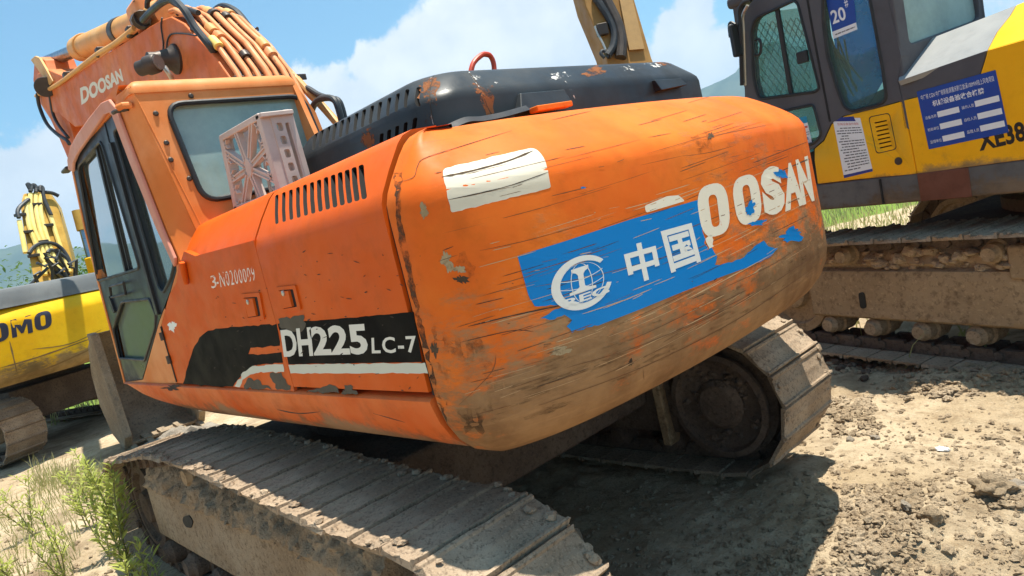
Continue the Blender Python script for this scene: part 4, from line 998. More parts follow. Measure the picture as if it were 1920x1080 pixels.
muddy_frame('track_frame', EX, -1.6, 1.45, [(1.12, .28), (1.12, .80), (1.22, .83), (1.30, .79), (1.37, .70), (1.405, .645), (1.41, .62), (1.412, .42), (1.408, .30), (1.385, .262), (1.12, .255)], M['mud'], .06, lambda y, z, x: 1.0 if z > .64 and y > 1.15 else (.05 if y > 1.3 else 0), 3, 260, .014)
pk = MB(); rnd = random.Random(14)
for i in range(420):
    x = rnd.uniform(-1.55, 1.35); t = rnd.random(); add_clod(pk, (x, 1.24+.17*t, .845-.20*t+rnd.uniform(-.01, .02)), rnd.uniform(.006, .026), rnd, 2, .8, .7)
tag(pk.build('packed_mud', M['mud'], EX, smooth=30), kind='stuff')
hb = [on(u, v, 1, 1.416) for u, v in [(344, 969), (355, 966), (362, 978), (359, 990), (349, 988), (343, 978)]]
MB().plate(roundpoly([(p.x, p.z) for p in hb], .02), [], Yf, 1.40, 1.4185).build('frame_hole', M['dark'], EX, smooth=0)
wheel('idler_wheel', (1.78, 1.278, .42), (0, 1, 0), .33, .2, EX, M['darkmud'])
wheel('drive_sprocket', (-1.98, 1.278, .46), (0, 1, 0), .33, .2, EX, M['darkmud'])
for x in (-1.1, .55): roller((x, 1.29, .80), .085, .22, EX, M['tframe'])
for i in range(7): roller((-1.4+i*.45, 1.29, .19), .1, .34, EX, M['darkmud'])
# far track
xo = .0
topf = smooth_top([(2.0, .90), (1.2, .92), (.3, .93), (-.6, .93), (-1.3, .92), (-1.56, .915)])[1:]
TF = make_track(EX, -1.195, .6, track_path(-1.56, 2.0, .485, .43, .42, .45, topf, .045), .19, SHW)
muddy_frame('track_frame', EX, -1.2, 1.7, [(-1.0, .27), (-.99, .34), (-.985, .62), (-1.02, .78), (-1.35, .78), (-1.35, .27)], M['darkmud'], .02, lambda y, z, x: 0, nx=10)
wheel('drive_sprocket', (-1.56, -1.16, .485), (0, 1, 0), .335, .3, EX, M['darkmud'])
MB().lathe((-1.56, -.95, .485), (0, 1, 0), [(.20, -.03), (.295, -.03), (.315, 0), (.315, .03), (.28, .035), (.265, .0), (.2, -.02)], 32).build('sprocket_ring', M['darkmud'], EX)
MB().lathe((-1.56, -.955, .485), (0, 1, 0), [(.07, -.04), (.14, -.04), (.15, .0), (.12, .03), (.02, .035)], 24).build('wheel_hub', M['darkmud'], EX)
mb = MB(); rnd = random.Random(12)
for i in range(90):
    a = rnd.uniform(0, 6.28); r = rnd.uniform(.12, .29); add_clod(mb, (-1.56+r*math.cos(a), -.985+rnd.uniform(0, .02), .485+r*math.sin(a)), rnd.uniform(.01, .03), rnd, 2, .8, .6)
tag(mb.build('packed_mud', M['darkmud'], EX, smooth=50), kind='stuff')
MB().box((-1.16, -1.05, .2), (-1.1, -.93, .82)).build('frame_rib', M['tframe'], EX, bevel=.01)
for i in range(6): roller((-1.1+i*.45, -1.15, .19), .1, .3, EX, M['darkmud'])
cb = MB(); cb.box((-1.0, -1.0, .45), (1.0, 1.12, .85)); cb.lathe((0, 0, .8), (0, 0, 1), [(.75, 0), (.75, .35)], 36)
cb.build('car_body', M['darkmud'], EX, bevel=.03)
# ================================================================ plastic crate leaning between cab and hood
YK = 1.04
bl, br, tl, tr_ = on(436, 380, 1, YK), on(521, 350, 1, YK), on(410, 256, 1, YK), on(482, 214, 1, YK)
bl = bl+(bl-tl)*.12; br = br+(br-tr_)*.12
dr = on(575, 330, 0, br.x)
CR = empty('plastic_crate', Matrix.Translation((bl+br)/2), label='grey-pink plastic lattice crate wedged between the orange cab and the black hood', cat='crate')
o_ = (bl+br)/2
dpt = Vector((-.02, -abs(dr.y-br.y), 0))
def cq(a, b, t=0): 
    p = bl.lerp(br, a).lerp(tl.lerp(tr_, a), b)+dpt*t; return p-o_
fr = MB()
def cbar(mb, a0, b0, a1, b1, wv, t0=0., t1=.3):
    d = Vector((a1-a0, b1-b0)); q = Vector((-d.y, d.x)).normalized()*wv/2
    mb.hexa([cq(a0-q.x, b0-q.y, t0), cq(a1-q.x, b1-q.y, t0), cq(a1+q.x, b1+q.y, t0), cq(a0+q.x, b0+q.y, t0), cq(a0-q.x, b0-q.y, t1), cq(a1-q.x, b1-q.y, t1), cq(a1+q.x, b1+q.y, t1), cq(a0+q.x, b0+q.y, t1)])
for e in ((0, .02, 1, .02), (.98, 0, .98, 1), (1, .97, 0, .97), (.03, 1, .03, 0)): cbar(fr, *e, .085, 0, .35)
fr.build('frame', M['crate'], CR, bevel=.006)
lat = MB()
for a in range(8):
    an = math.radians(a*45+12); x, y = math.cos(an), math.sin(an); k = .46/max(abs(x), abs(y))
    for s in (-.028, .028): cbar(lat, .5+.10*x-s*y, .46+.10*y+s*x, .5+k*x-s*y, .49+k*y+s*x, .022, .02, .2)
    cbar(lat, .5+.10*x, .46+.10*y, .5+k*x, .49+k*y, .05, .06, .12)
for i in range(5):
    t = .08+.2*i
    for sgn in (1, -1):
        cbar(lat, .05 if sgn > 0 else .95, t-.08, .14 if sgn > 0 else .86, t+.04, .016, .02, .15); cbar(lat, .14 if sgn > 0 else .86, t-.08, .05 if sgn > 0 else .95, t+.04, .016, .02, .15)
lat.build('lattice_face', M['crate'], CR)
hc = cq(.5, .46, .02); ax = (cq(.5, .46, 1)-cq(.5, .46, 0)).normalized(); MB().lathe(hc, ax, [(.045, 0), (.05, .02), (.05, .05), (.03, .05)], 18).build('hub', M['crate'], CR)
sd = MB()
def side(a, b, t): return cq(.965+t*.07, b, a)
holes = []
for i in range(5):
    b0 = .1+i*.165; holes.append(roundpoly([(.42, b0), (.60, b0), (.60, b0+.1), (.42, b0+.1)], .04, 3))
sd.plate([(.3, 0), (1.0, 0), (1.0, 1), (.3, 1)], holes+[roundpoly([(.68, .15), (.85, .15), (.85, .85), (.68, .85)], .05, 3)], side, 0, 1)
for b in (.0, .97):
    cbar2 = MB(); cbar2.hexa([side(0, b-.03, 0), side(1, b-.03, 0), side(1, b+.03, 0), side(0, b+.03, 0), side(0, b-.03, 1.5), side(1, b-.03, 1.5), side(1, b+.03, 1.5), side(0, b+.03, 1.5)]); cbar2.build('side_rib', M['crate'], CR, bevel=.005)
sd.v += []; sd.build('side_wall', M['crate'], CR)
bkp = MB()
for e in ((0, .02, 1, .02), (.98, 0, .98, 1), (1, .97, 0, .97), (.03, 1, .03, 0)): cbar(bkp, *e, .1, .8, 1.0)
for t in (.25, .5, .75): cbar(bkp, t, 0, t, 1, .04, .9, .98)
bkp.build('back_frame', M['crate'], CR, bevel=.005)
# blue brush seen over the cab roof
bq = on(270, 141, 1, .95)
BR = empty('brush', Matrix.Translation((bq.x, bq.y, 2.948)), label='small blue bristle brush lying on the orange cab roof', cat='brush')
MB().box((-.16, -.05, 0), (.0, .05, .025)).build('handle', M['dark'], BR, bevel=.006)
bb = MB(); rnd = random.Random(3)
for i in range(160):
    x, y = rnd.uniform(-.02, .2), rnd.uniform(-.05, .05); bb.tube([(x, y, .0), (x+rnd.uniform(-.02, .02), y+rnd.uniform(-.02, .02), rnd.uniform(.07, .105))], .004, 4)
bb.build('bristles', plain('blue_bristle', S(30, 60, 150), .6), BR, smooth=0)
# ================================================================ yellow and grey excavator on the right
MR = Matrix.Translation((-3.084, -4.284, 0)) @ Matrix.Rotation(math.radians(-15.593), 4, 'Z') @ Matrix.Rotation(math.radians(-2.478), 4, 'Y') @ Matrix.Rotation(math.radians(-.667), 4, 'X')
XR = empty('excavator', MR, label='yellow and dark grey crawler excavator with a blue inspection board on its side', cat='excavator')
SY = 1.47
def rp(pts, y=SY): return [(p.x, p.z) for p in (on(u, v, 1, y, MR) for u, v in pts)]
def RM(mb_): return mb_
ra = rp([(1544, 394), (1920, 362)]); rb_ = rp([(1538, 342), (1920, 300)])
zlo = (ra[0][1]+ra[1][1])/2; zhi = (rb_[0][1]+rb_[1][1])/2
MB().box((-2.6, .7, zlo), (2.0, SY-.004, zhi-.004)).build('side_rail', M['rail'], XR, bevel=.02)
xr0, xr1 = rp([(1722, 350)])[0][0], rp([(1820, 350)])[0][0]
MB().box((xr1, 1.3, zlo+.002), (xr0, SY+.004, zhi-.012)).build('rusty_step_plate', paint('rusty_step_paint', S(100, 62, 48), chip=.66, dirt=.5, rust=.4), XR, bevel=.01)
MB().bar((rp([(1652, 350)])[0][0], SY+.002, zlo+.01), (rp([(1652, 350)])[0][0], SY+.002, zhi-.02), .012, .012, (0, 1, 0)).build('rail_joint', M['dark'], XR)
pA = [(1533, 345), (1527, 300), (1527, 279), (1545, 264), (1559, 233), (1582, 218), (1640, 204), (1692.5, 189.5), (1718.5, 326), (1600, 337)]
pB = [(1694.5, 188.5), (1725, 181), (1838, 141), (1846, 115), (1852, 94), (1925, 73), (2090, 25), (2090, 272), (1920, 299), (1720, 326)]
pC = [(1692, 188), (1684, 152), (1850, 95), (1844.5, 115), (1836.5, 141), (1725, 180.5)]
PA = MB().plate(rp(pA), [], Yf, SY-.05, SY).build('front_panel', M['yel'], XR, smooth=0, bevel=.006)
PB = MB().plate(rp(pB), [], Yf, SY-.05, SY+.002).build('rear_panel', M['yel'], XR, smooth=0, bevel=.006)
MB().plate(rp(pC), [], Yf, SY-.05, SY+.001).build('grey_band', M['grey'], XR, smooth=0, bevel=.005)
cz = rp([(1770, 123)])[0]; fp0 = Vector((cz[0], SY, cz[1])); fn = Vector((0, .5, .866))
def fac(pts, t0, t1):
    P = [onp(u, v, fp0, fn, MR) for u, v in pts]; mb = MB()
    tr3 = tessellate_polygon([[Vector((p.x, p.y*1.2, 0)) for p in P]]); n = len(P)
    mb.add([p+fn*t0 for p in P]+[p+fn*t1 for p in P], [tuple(t) for t in tr3]+[tuple(i+n for i in reversed(t)) for t in tr3]+[(i, (i+1) % n, n+(i+1) % n, n+i) for i in range(n)]); return mb
fac([(1684, 152), (1688, 128), (1698, 100), (1715, 84), (1905, 10), (1893, 30), (1869, 60), (1851, 94.5)], -.04, .0).build('hood_slope', M['sunlitgrey'], XR, smooth=0, bevel=.004)
fac([(1852, 94), (1870, 60), (1894, 30), (1906, 9.5), (2090, -62), (2090, 24)], -.04, .001).build('hood_slope', M['yel'], XR, smooth=0, bevel=.004)
ztop = onp(1715, 84, fp0, fn, MR); xc = rp([(1690, 120)])[0][0]
MB().box((-2.6, -1.3, zhi), (xc-.12, ztop.y+.02, ztop.z-.03)).build('engine_bay', M['grey'], XR, bevel=.02)
MB().box((-2.6, -1.4, zlo+.02), (1.95, .72, zhi)).build('deck_frame', M['dark'], XR)
mbx = MB(); mbx.box((xc-.1, .5, zhi), (1.85, SY-.05, zhi+.35)); mbx.build('cab_base', M['dark'], XR)
# model number, board, notices
SR = Surf(plane=((0, SY+.002, 1.8), (0, 1, 0)), M_=MR); SRA = Surf(plane=((0, SY, 1.8), (0, 1, 0)), M_=MR)
M['ink'] = plain('black_lettering_paint', (.02, .018, .015), .5, var=.2, bump=0)
M['board'] = plain('blue_board', S(24, 70, 150), .4, var=.15, bump=0)
M['paper'] = plain('white_paper', (.74, .74, .74), .7, var=.06, bump=0)
M['pink'] = plain('red_print', S(190, 90, 80), .7, var=0, bump=0); M['navy'] = plain('navy_print', S(40, 56, 130), .6, var=0, bump=0)
M['teal'] = plain('cyan_print', S(30, 140, 180), .6, var=0, bump=0); M['print'] = plain('dark_print', (.09, .09, .1), .8, var=0, bump=0)
lay('model_number', SR, [words('XE380', [(1837, 284), (1946, 259), (1938, 222), (1829, 247)], bold=.035)], M['ink'], PB, .002)
bq4 = [(1742, 280), (1892, 248), (1867, 131), (1719, 172)]
BD = lay('inspection_board', SR, [([tuple(p) for p in bq4], [(0, 1, 2, 3)])], M['board'], PB, .007)
QB = quad_map(bq4)
def bquad(x0, y0, x1, y1): return [QB(x0, y0), QB(x1, y0), QB(x1, y1), QB(x0, y1)]
txt = [words('中广核 CGN 中广核新能源重庆黔江金溪100MW陆上风电项目', bquad(.04, .835, .96, .925)), words('机械设备验收合格牌', bquad(.17, .685, .82, .785), bold=.02)]
bl_ = MB(); wbx = []
for (x0, y0, s) in [(.04, .50, '设备名称'), (.52, .52, '操作人员'), (.04, .295, '检验单位'), (.52, .315, '自检人员'), (.04, .085, '监理单位'), (.52, .115, '监理人员')]:
    txt.append(words(s, bquad(x0, y0, x0+.15, y0+.055)))
    x1 = x0+.165; wbx.append((bquad(x1, y0-.01, x1+(.28 if x0 < .3 else .29), y0+.085), [(0, 1, 2, 3)]))
lay_each('board_lettering', SR, txt, M['paper'], BD, .009)
lay_each('blank_field', SR, wbx, M['paper'], BD, .009)
nq = [(1583, 334), (1637, 321), (1613, 221), (1561, 221)]; QN = quad_map(nq)
NP = lay('paper_notice', SRA, [(nq, [(0, 1, 2, 3)])], M['paper'], PA, .004)
def textlines(Q_, rows, seed, x0=.06, x1=.94):
    rnd = random.Random(seed); out = []
    for y, h in rows:
        x = x0+(rnd.choice((0, .06, .12)))
        end = x1 if rnd.random() < .7 else rnd.uniform(.4, .9)
        while x < end:
            wv = rnd.uniform(.05, .16); out.append(([Q_(x, y), Q_(min(end, x+wv), y), Q_(min(end, x+wv), y+h), Q_(x, y+h)], [(0, 1, 2, 3)])); x += wv+rnd.uniform(.012, .03)
    return out
lay('notice_print', SRA, textlines(QN, [(.80-.047*i, .017) for i in range(16)], 5), M['print'], NP, .0055)
lay('notice_heading', SRA, [words('机械设备操作规程', [QN(.12, .86), QN(.88, .86), QN(.88, .91), QN(.12, .91)])], M['pink'], NP, .0055)
lay_each('notice_band', SRA, [([QN(0, .935), QN(.8, .935), QN(.75, 1.03), QN(0, 1.0)], [(0, 1, 2, 3)]), ([QN(.0, .0), QN(1, .0), QN(1, .045), QN(.0, .045)], [(0, 1, 2, 3)])], M['navy'], NP, .005)
# louvre in the front panel
lq = [(1643, 289), (1682, 280), (1668, 211), (1628, 219)]; QL = quad_map(lq)
def ring_px(x0, y0, x1, y1, r, w_):
    A = roundpoly([QL(x0, y0), QL(x1, y0), QL(x1, y1), QL(x0, y1)], r, 4); B = roundpoly([QL(x0+w_, y0+w_*.6), QL(x1-w_, y0+w_*.6), QL(x1-w_, y1-w_*.6), QL(x0+w_, y1-w_*.6)], r, 4); return tri(A, [B])
lay('louvre_seam', SRA, [ring_px(0, 0, 1, 1, 7, .035)], M['ink'], PA, .0015)
slq = [[QL(.22, .12+.112*i), QL(.80, .12+.112*i), QL(.80, .155+.112*i), QL(.22, .155+.112*i)] for i in range(7)]
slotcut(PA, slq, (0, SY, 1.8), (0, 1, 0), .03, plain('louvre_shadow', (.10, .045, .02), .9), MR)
MB().lathe(on(1685, 302, 1, SY, MR), (0, 1, 0), [(.028, 0), (.028, .006), (.015, .008)], 14).build('lock_cylinder', M['grease'], PA)
# cab
co_ = rp([(1400, 310), (1397, 165), (1394, 120), (1393, 45), (1400, 15), (1420, -8), (1500, -48), (1628, -95), (1650, -60), (1668, 10), (1690, 105), (1684, 152), (1692, 188), (1640, 203), (1582, 217), (1558, 232), (1544, 263), (1526, 278), (1470, 300)])
f1 = roundpoly(rp([(1414, 152), (1408, 60), (1416, 34), (1490, 0), (1497, 8), (1537, 166), (1528, 172), (1424, 186)]), .05, 4)
f2 = roundpoly(rp([(1432, 216), (1526, 196), (1541, 252), (1528, 268), (1462, 285)]), .03, 3)
f3 = roundpoly(rp([(1543, -62), (1544, 40), (1552, 105), (1570, 165), (1583, 200), (1598, 209), (1650, 196), (1663, 186), (1656, 130), (1633, 5), (1618, -75)]), .04, 3)
XC = MB().plate(co_, [f1, f2, f3], Yf, SY-.07, SY+.004).build('cab', M['grey'], XR, smooth=0, bevel=.012)
for nm, wv, mt in (('front_pane', f1, 'clearglass'), ('lower_pane', f2, 'clearglass'), ('quarter_pane', f3, 'clearglass')):
    MB().plate(wv, [], Yf, SY-.03, SY-.025).build(nm, M[mt], XC, smooth=0)
    pts = [Vector((a, SY+.004, b)) for a, b in wv]; MB().tube(pts+[pts[0]], .012, 6, False).build('window_gasket', M['rubber'], XC)
def rl(pts, y): return [on(u, v, 1, y, MR) for u, v in pts]
mb = MB(); p = rl([(1457, 15), (1484, 178)], SY-.02); mb.bar(p[0], p[1], .035, .02, (0, 1, 0)); mb.build('sash_bar', M['rubber'], XC)
mb = MB(); p = rl([(1507, -40), (1524, 60), (1556, 228)], SY+.006); mb.bar(p[0], p[1], .016, .004, (0, 1, 0)); mb.bar(p[1], p[2], .016, .004, (0, 1, 0)); mb.build('door_seam', M['dark'], XC)
mb = MB(); p = rl([(1506, 108)], SY+.0)[0]; mb.box(p-Vector((.05, .01, .04)), p+Vector((.05, .02, .05))); mb.build('door_latch', M['rubber'], XC, bevel=.01)
p = rl([(1416, 76), (1424, 74), (1427, 88), (1424, 102), (1416, 104)], SY+.04); MB().tube(spline(p, 4), .011, 8).build('grab_handle', M['rubber'], XC)
cabf = co_[1][0]; zt = max(b for a, b in co_)
# rear wall with a big pane, roof, right side with guard mesh, floor
xw = rp([(1690, 110)])[0][0]
def Xf(a, b, t): return Vector((xw+t+(2.6-b)*-.03, a, b))
rwp = [onp(u, v, (xw, 0, 2.6), (-1, 0, 0), MR) for u, v in [(1706, 83), (1686, -60), (1812, -120), (1838, 34)]]
MB().plate([(SY, zhi+.3), (SY, zt-.02), (.42, zt-.02), (.42, zhi+.3)], [roundpoly([(p.y, p.z) for p in rwp], .06, 4)], lambda a, b, t: Vector((xw+t, a, b)), 0, .06).build('rear_wall', M['grey'], XC, smooth=0, bevel=.012)
MB().plate([(p.y, p.z) for p in rwp], [], lambda a, b, t: Vector((xw+t, a, b)), .03, .034).build('rear_pane', M['rglass'], XC, smooth=0)
MB().box((xw-.03, .40, zt-.03), (cabf+.05, SY+.01, zt+.07)).build('roof', M['grey'], XC, bevel=.04, seg=3)
MB().plate([(xw, zhi), (xw, zt), (cabf, zt), (cabf, zhi)], [[(xw+.12, zhi+.75), (xw+.12, zt-.12), (cabf-.08, zt-.12), (cabf-.08, zhi+.55)]], Yf, .42, .46).build('right_wall', M['grey'], XC, smooth=0)
mb = MB()
for y in (.46, SY-.05): mb.bar((cabf-.04, y, zt), (cabf+.02, y, zhi), .08, .07, (0, 1, 0))
mb.build('front_post', M['grey'], XC, bevel=.01)
MB().plate([(.5, zt-.1), (SY-.1, zt-.1), (SY-.1, zhi+.4), (.5, zhi+.4)], [], lambda a, b, t: Vector((cabf-.04+t, a, b)), 0, .006).build('windshield', M['clearglass'], XC, smooth=0)
gm = MB(); y0g, y1g, z0g, z1g = .6, SY-.04, zhi+.62, zt-.16
sg_ = .078
for sg in (1, -1):
    c = -(z1g-z0g)
    while c < (y1g-y0g)+(z1g-z0g):
        ts = [k/60 for k in range(61)]
        q = [Vector((cabf+.03+(.002 if sg > 0 else 0), y0g+(y1g-y0g)*t, z0g+(c+(y1g-y0g)*(t if sg > 0 else 1-t))*1.25)) for t in ts]
        q = [p for p in q if z0g <= p.z <= z1g]
        if len(q) > 2: gm.bar(q[0], q[-1], .005, .005, (1, 0, 0))
        c += sg_
gm.build('guard_mesh', M['mesh'], XC, smooth=0)
MB().plate(roundpoly([(1.36, zhi+.78), (1.36, zt-.05), (1.84, zt-.05), (1.84, zhi+.50), (1.62, zhi+.50)], .12, 5), [], Yf, .47, .475).build('blue_side_pane', M['blueglass'], XC, smooth=0)
sb = MB(); sx = xw+.32
sb.hexa([Vector(c) for c in [(sx-.05, .66, zhi+.45), (sx+.12, .66, zhi+.45), (sx+.12, 1.14, zhi+.45), (sx-.05, 1.14, zhi+.45), (sx-.2, .7, zhi+1.15), (sx-.08, .7, zhi+1.15), (sx-.08, 1.1, zhi+1.15), (sx-.2, 1.1, zhi+1.15)]]); sb.box((sx, .64, zhi+.3), (sx+.5, 1.16, zhi+.48))
sb.build('seat', plain('dark_seat_cloth', (.03, .03, .035), .8), XC, bevel=.04, seg=3)
stk = MB(); rnd = random.Random(8)
for i in range(26):
    p = on(rnd.uniform(1560, 1590), rnd.uniform(100, 165), 1, rnd.uniform(1.2, 1.32), MR); d = Vector((rnd.gauss(.03, .03), rnd.gauss(0, .03), rnd.uniform(.12, .2))); stk.tube([p-d, p+d], .007, 5)
stk.build('dry_straw_bundle', plain('dry_straw', (.28, .2, .09), .8), XC, smooth=0)
# number card and small notice on the panes
SG = Surf(plane=((0, SY-.022, 2.4), (0, 1, 0)), M_=MR)
nc = lay('number_card', SG, [([(1561, 62), (1606, 44), (1598, -35), (1546, -18)], [(0, 1, 2, 3)])], M['board'], XC, .003)
lay('card_strip', SG, [([(1563, 73), (1608, 55), (1605.5, 42), (1560, 60)], [(0, 1, 2, 3)])], M['paper'], nc, .0045)
lay('card_number', SG, [words('20', [(1562, 46), (1588, 36), (1582, 11), (1556, 21)], bold=.02), words('#', [(1586, 15), (1592, 12), (1588, -3), (1581, 0)])], M['paper'], nc, .0045)
Qs = quad_map([(1563, 72), (1608, 54), (1606, 44), (1561, 62)]); lay('strip_print', SG, textlines(Qs, [(.4, .22)], 2, .1, .92), M['print'], nc, .006)
q2 = [(1513, 288), (1526, 283), (1512, 218), (1494, 222)]; QS = quad_map(q2)
n2 = lay('small_notice', SG, [(q2, [(0, 1, 2, 3)])], M['paper'], XC, .003)
lay_each('notice_band', SG, [([QS(0, .86), QS(1, .86), QS(1, 1), QS(0, 1)], [(0, 1, 2, 3)]), ([QS(0, 0), QS(1, 0), QS(1, .08), QS(0, .08)], [(0, 1, 2, 3)]), ([QS(.3, .42), QS(.7, .42), QS(.7, .5), QS(.3, .5)], [(0, 1, 2, 3)])], M['teal'], n2, .0045)
lay('notice_print', SG, textlines(QS, [(.62-.06*i, .02) for i in range(2)]+[(.3-.06*i, .02) for i in range(3)], 9), M['print'], n2, .0045)
lay('notice_heading', SG, [([QS(.15, .74), QS(.9, .74), QS(.9, .79), QS(.15, .79)], [(0, 1, 2, 3)])], M['pink'], n2, .0045)
# mirror on its rail
p = rl([(1391, 160), (1388, 60), (1386, 20), (1395, 4), (1408, 0)], SY+.1); MB().tube(spline(p, 4), .016, 8).build('hand_rail', M['rubber'], XR)
p = rl([(1397, 160), (1394, 60), (1393, 30), (1402, 10)], SY+.06); MB().tube(spline(p, 4), .014, 8).build('hand_rail', M['bolt'], XR)
mc = rl([(1378, 75)], SY+.14)[0]; mi = MB(); mi.box(mc-Vector((.025, .05, .14)), mc+Vector((.015, .05, .13))); MI = mi.build('mirror', M['rubber'], XR, bevel=.03, seg=3)
p = rl([(1369, 70), (1367, 48), (1371, 42), (1379, 46)], SY+.14); MB().tube(spline(p, 4), .012, 8).build('mirror_bracket', M['rubber'], MI)
# undercarriage
SHR = [shoe_mesh('track_shoe', .6, .216, 30+i, .034) for i in range(4)]
topr = smooth_top([(1.95, .99), (1.2, 1.02), (.4, 1.03), (-.4, 1.04), (-1.2, 1.045), (-2.0, 1.03)])[1:]
for yc, det in ((1.295, 1), (-1.295, 0)):
    make_track(XR, yc, .6, track_path(-2.0, 1.95, .55, .49, .46, .53, topr, .06), .216, SHR)
    for x in (-1.3, .18, 1.3): roller((x, yc+.08, .88), .085, .3, XR, M['tframe'])
    for i in range(9): roller((-1.62+i*.4, yc+.0, .275), .092, .34, XR, M['mud'])
    wheel('idler_wheel', (1.95, yc, .53), (0, 1, 0), .36, .2, XR, M['tframe']); wheel('drive_sprocket', (-2.0, yc, .55), (0, 1, 0), .38, .2, XR, M['tframe'])
FRM = muddy_frame('track_frame', XR, -1.75, 1.7, [(1.1, .38), (1.1, .97), (1.2, .95), (1.33, .93), (1.37, .85), (1.39, .76), (1.44, .745), (1.452, .70), (1.455, .45), (1.46, .375), (1.44, .355), (1.1, .36)], M['tframe'], .05, lambda y, z, x: 1. if z > .78 and y > 1.15 else .02, 5, 110)
muddy_frame('track_frame', XR, -1.75, 1.7, [(-1.1, .38), (-1.1, .9), (-1.45, .8), (-1.45, .36)], M['tframe'], .03, lambda y, z, x: 0, 5, 6)
pk = MB(); rnd = random.Random(4)
for i in range(170):
    x = rnd.uniform(-1.7, 1.5); add_clod(pk, (x, rnd.uniform(1.34, 1.43), rnd.uniform(.76, .9)), rnd.uniform(.015, .055), rnd, 2)
tag(pk.build('packed_mud', M['mud'], XR, smooth=30), kind='stuff')
hq = roundpoly(rp([(1609, 549), (1620, 548), (1625, 578), (1613, 579)], 1.46), .03, 4); MB().plate(hq, [], Yf, 1.44, 1.4605).build('frame_hole', M['dark'], XR, smooth=0)
xb = rp([(1890, 500)], 1.47)[0][0]; MB().box((xb-.6, 1.2, .70), (xb, 1.475, .93)).build('frame_bracket', M['tframe'], XR, bevel=.02)
MB().box((-1.1, -1.1, .55), (1.1, 1.12, 1.0)).build('car_body', M['darkmud'], XR, bevel=.03)
MB().lathe((0, 0, .95), (0, 0, 1), [(.7, 0), (.78, .05), (.78, .14), (.7, .16), (.7, .33)], 40).build('slew_ring', M['tframe'], XR)
CWR = cw_shape([(x*1.16+.0, y*1.06) for x, y in PLAN], [(i, 1.24+(z-1.1)*.95) for i, z in PROF], 1).build('counterweight', M['yel'], XR, smooth=50); CWR.location.x = -.15
# ================================================================ lemon excavator behind on the left
yaw = math.radians(24.0)
Rc = CP+ray(238, 640)*13.2
ML = Matrix.Translation((Rc.x, Rc.y, 0)) @ Matrix.Rotation(yaw, 4, 'Z') @ Matrix.Translation((2.5, 0, 0))
XL = empty('excavator', ML, label='bright yellow excavator with dark lettering and grey hood standing behind the orange cab', cat='excavator')
SHL = [shoe_mesh('track_shoe', .6, .19, 50+i) for i in range(3)]
zq = lambda z: 1.17+(z-1.1)*1.02
CWL = cw_shape([(x*1.03, y*1.12+.75*max(0, y)) for x, y in PLAN], [(i, zq(z)) for i, z in PROF], 2).build('counterweight', M['lyel'], XL, smooth=50)
SL = Surf(CWL, M_=ML)
def em(q):
    f = quad_map(q); return tri([f(a, b) for a, b in [(0, 0), (0, 1), (.27, 1), (.5, .5), (.73, 1), (1, 1), (1, 0), (.76, 0), (.76, .58), (.56, .12), (.44, .12), (.24, .58), (.24, 0)]])
M['lnavy'] = plain('navy_lettering_paint', S(40, 42, 60), .5, var=.2, bump=0)
lay('maker_lettering', SL, [ring_letter([(66, 622), (98, 613), (95, 580), (63, 589)]), em([(23, 634), (62, 623), (58, 590), (19, 601)]), ring_letter([(-22, 648), (18, 636), (14, 602), (-26, 613)]), words('SUMIT', [(-150, 684), (-26, 647), (-30, 612), (-154, 645)], bold=.02)], M['lnavy'], CWL, .006, 20)
lay_each('scrape', SL, [strip([(0, 690), (70, 670), (190, 628)], 2.5), strip([(20, 712), (90, 690), (180, 650)], 3), strip([(18, 640), (24, 665), (32, 700)], 3), strip([(60, 655), (130, 645), (190, 618)], 2)], plain('brown_scrape', (.2, .12, .04), .9), CWL, .006, 20)
hoodl = MB(); rings = []
for ins, z in ((-.02, zq(2.16)), (0, zq(2.22)), (.02, zq(2.36)), (.07, zq(2.42)), (.3, zq(2.45))):
    rings.append([Vector((x, y, z)) for x, y in roundpoly([(-2.42+ins, -1.3+ins), (-1.1-ins, -1.3+ins), (-1.1-ins, 2.2-ins), (-2.42+ins, 2.2-ins)], .12, 4)])
hoodl.loft(rings).build('engine_hood', M['lhood'], XL, smooth=40)
MB().box((-2.2, -1.35, 1.2), (1.6, 1.35, 1.45)).build('deck_frame', M['dark'], XL)
MB().box((-2.2, -1.38, 1.45), (-1.0, 1.38, 2.15)).build('engine_bay', M['lyel'], XL, bevel=.03)
MB().box((-1.0, -1.38, 1.45), (1.5, -.5, 2.1)).build('right_cover', M['lyel'], XL, bevel=.05)
lc_ = MB(); lc_.box((-.5, .45, 1.45), (1.4, 1.35, 2.0)); LCB = lc_.build('cab', M['lhood'], XL, bevel=.05)
for a, b in (((-.5, .5), (-.5, .5)), ((-.5, 1.3), (-.5, 1.3)), ((1.4, .5), (1.2, .5)), ((1.4, 1.3), (1.2, 1.3))):
    MB().bar((a[0], a[1], 2.0), (b[0], b[1], 2.5), .08, .08, (0, 1, 0)).build('cab_post', M['lhood'], LCB)
MB().box((-.55, .45, 2.45), (1.25, 1.35, 2.56)).build('roof', M['lhood'], LCB, bevel=.04)
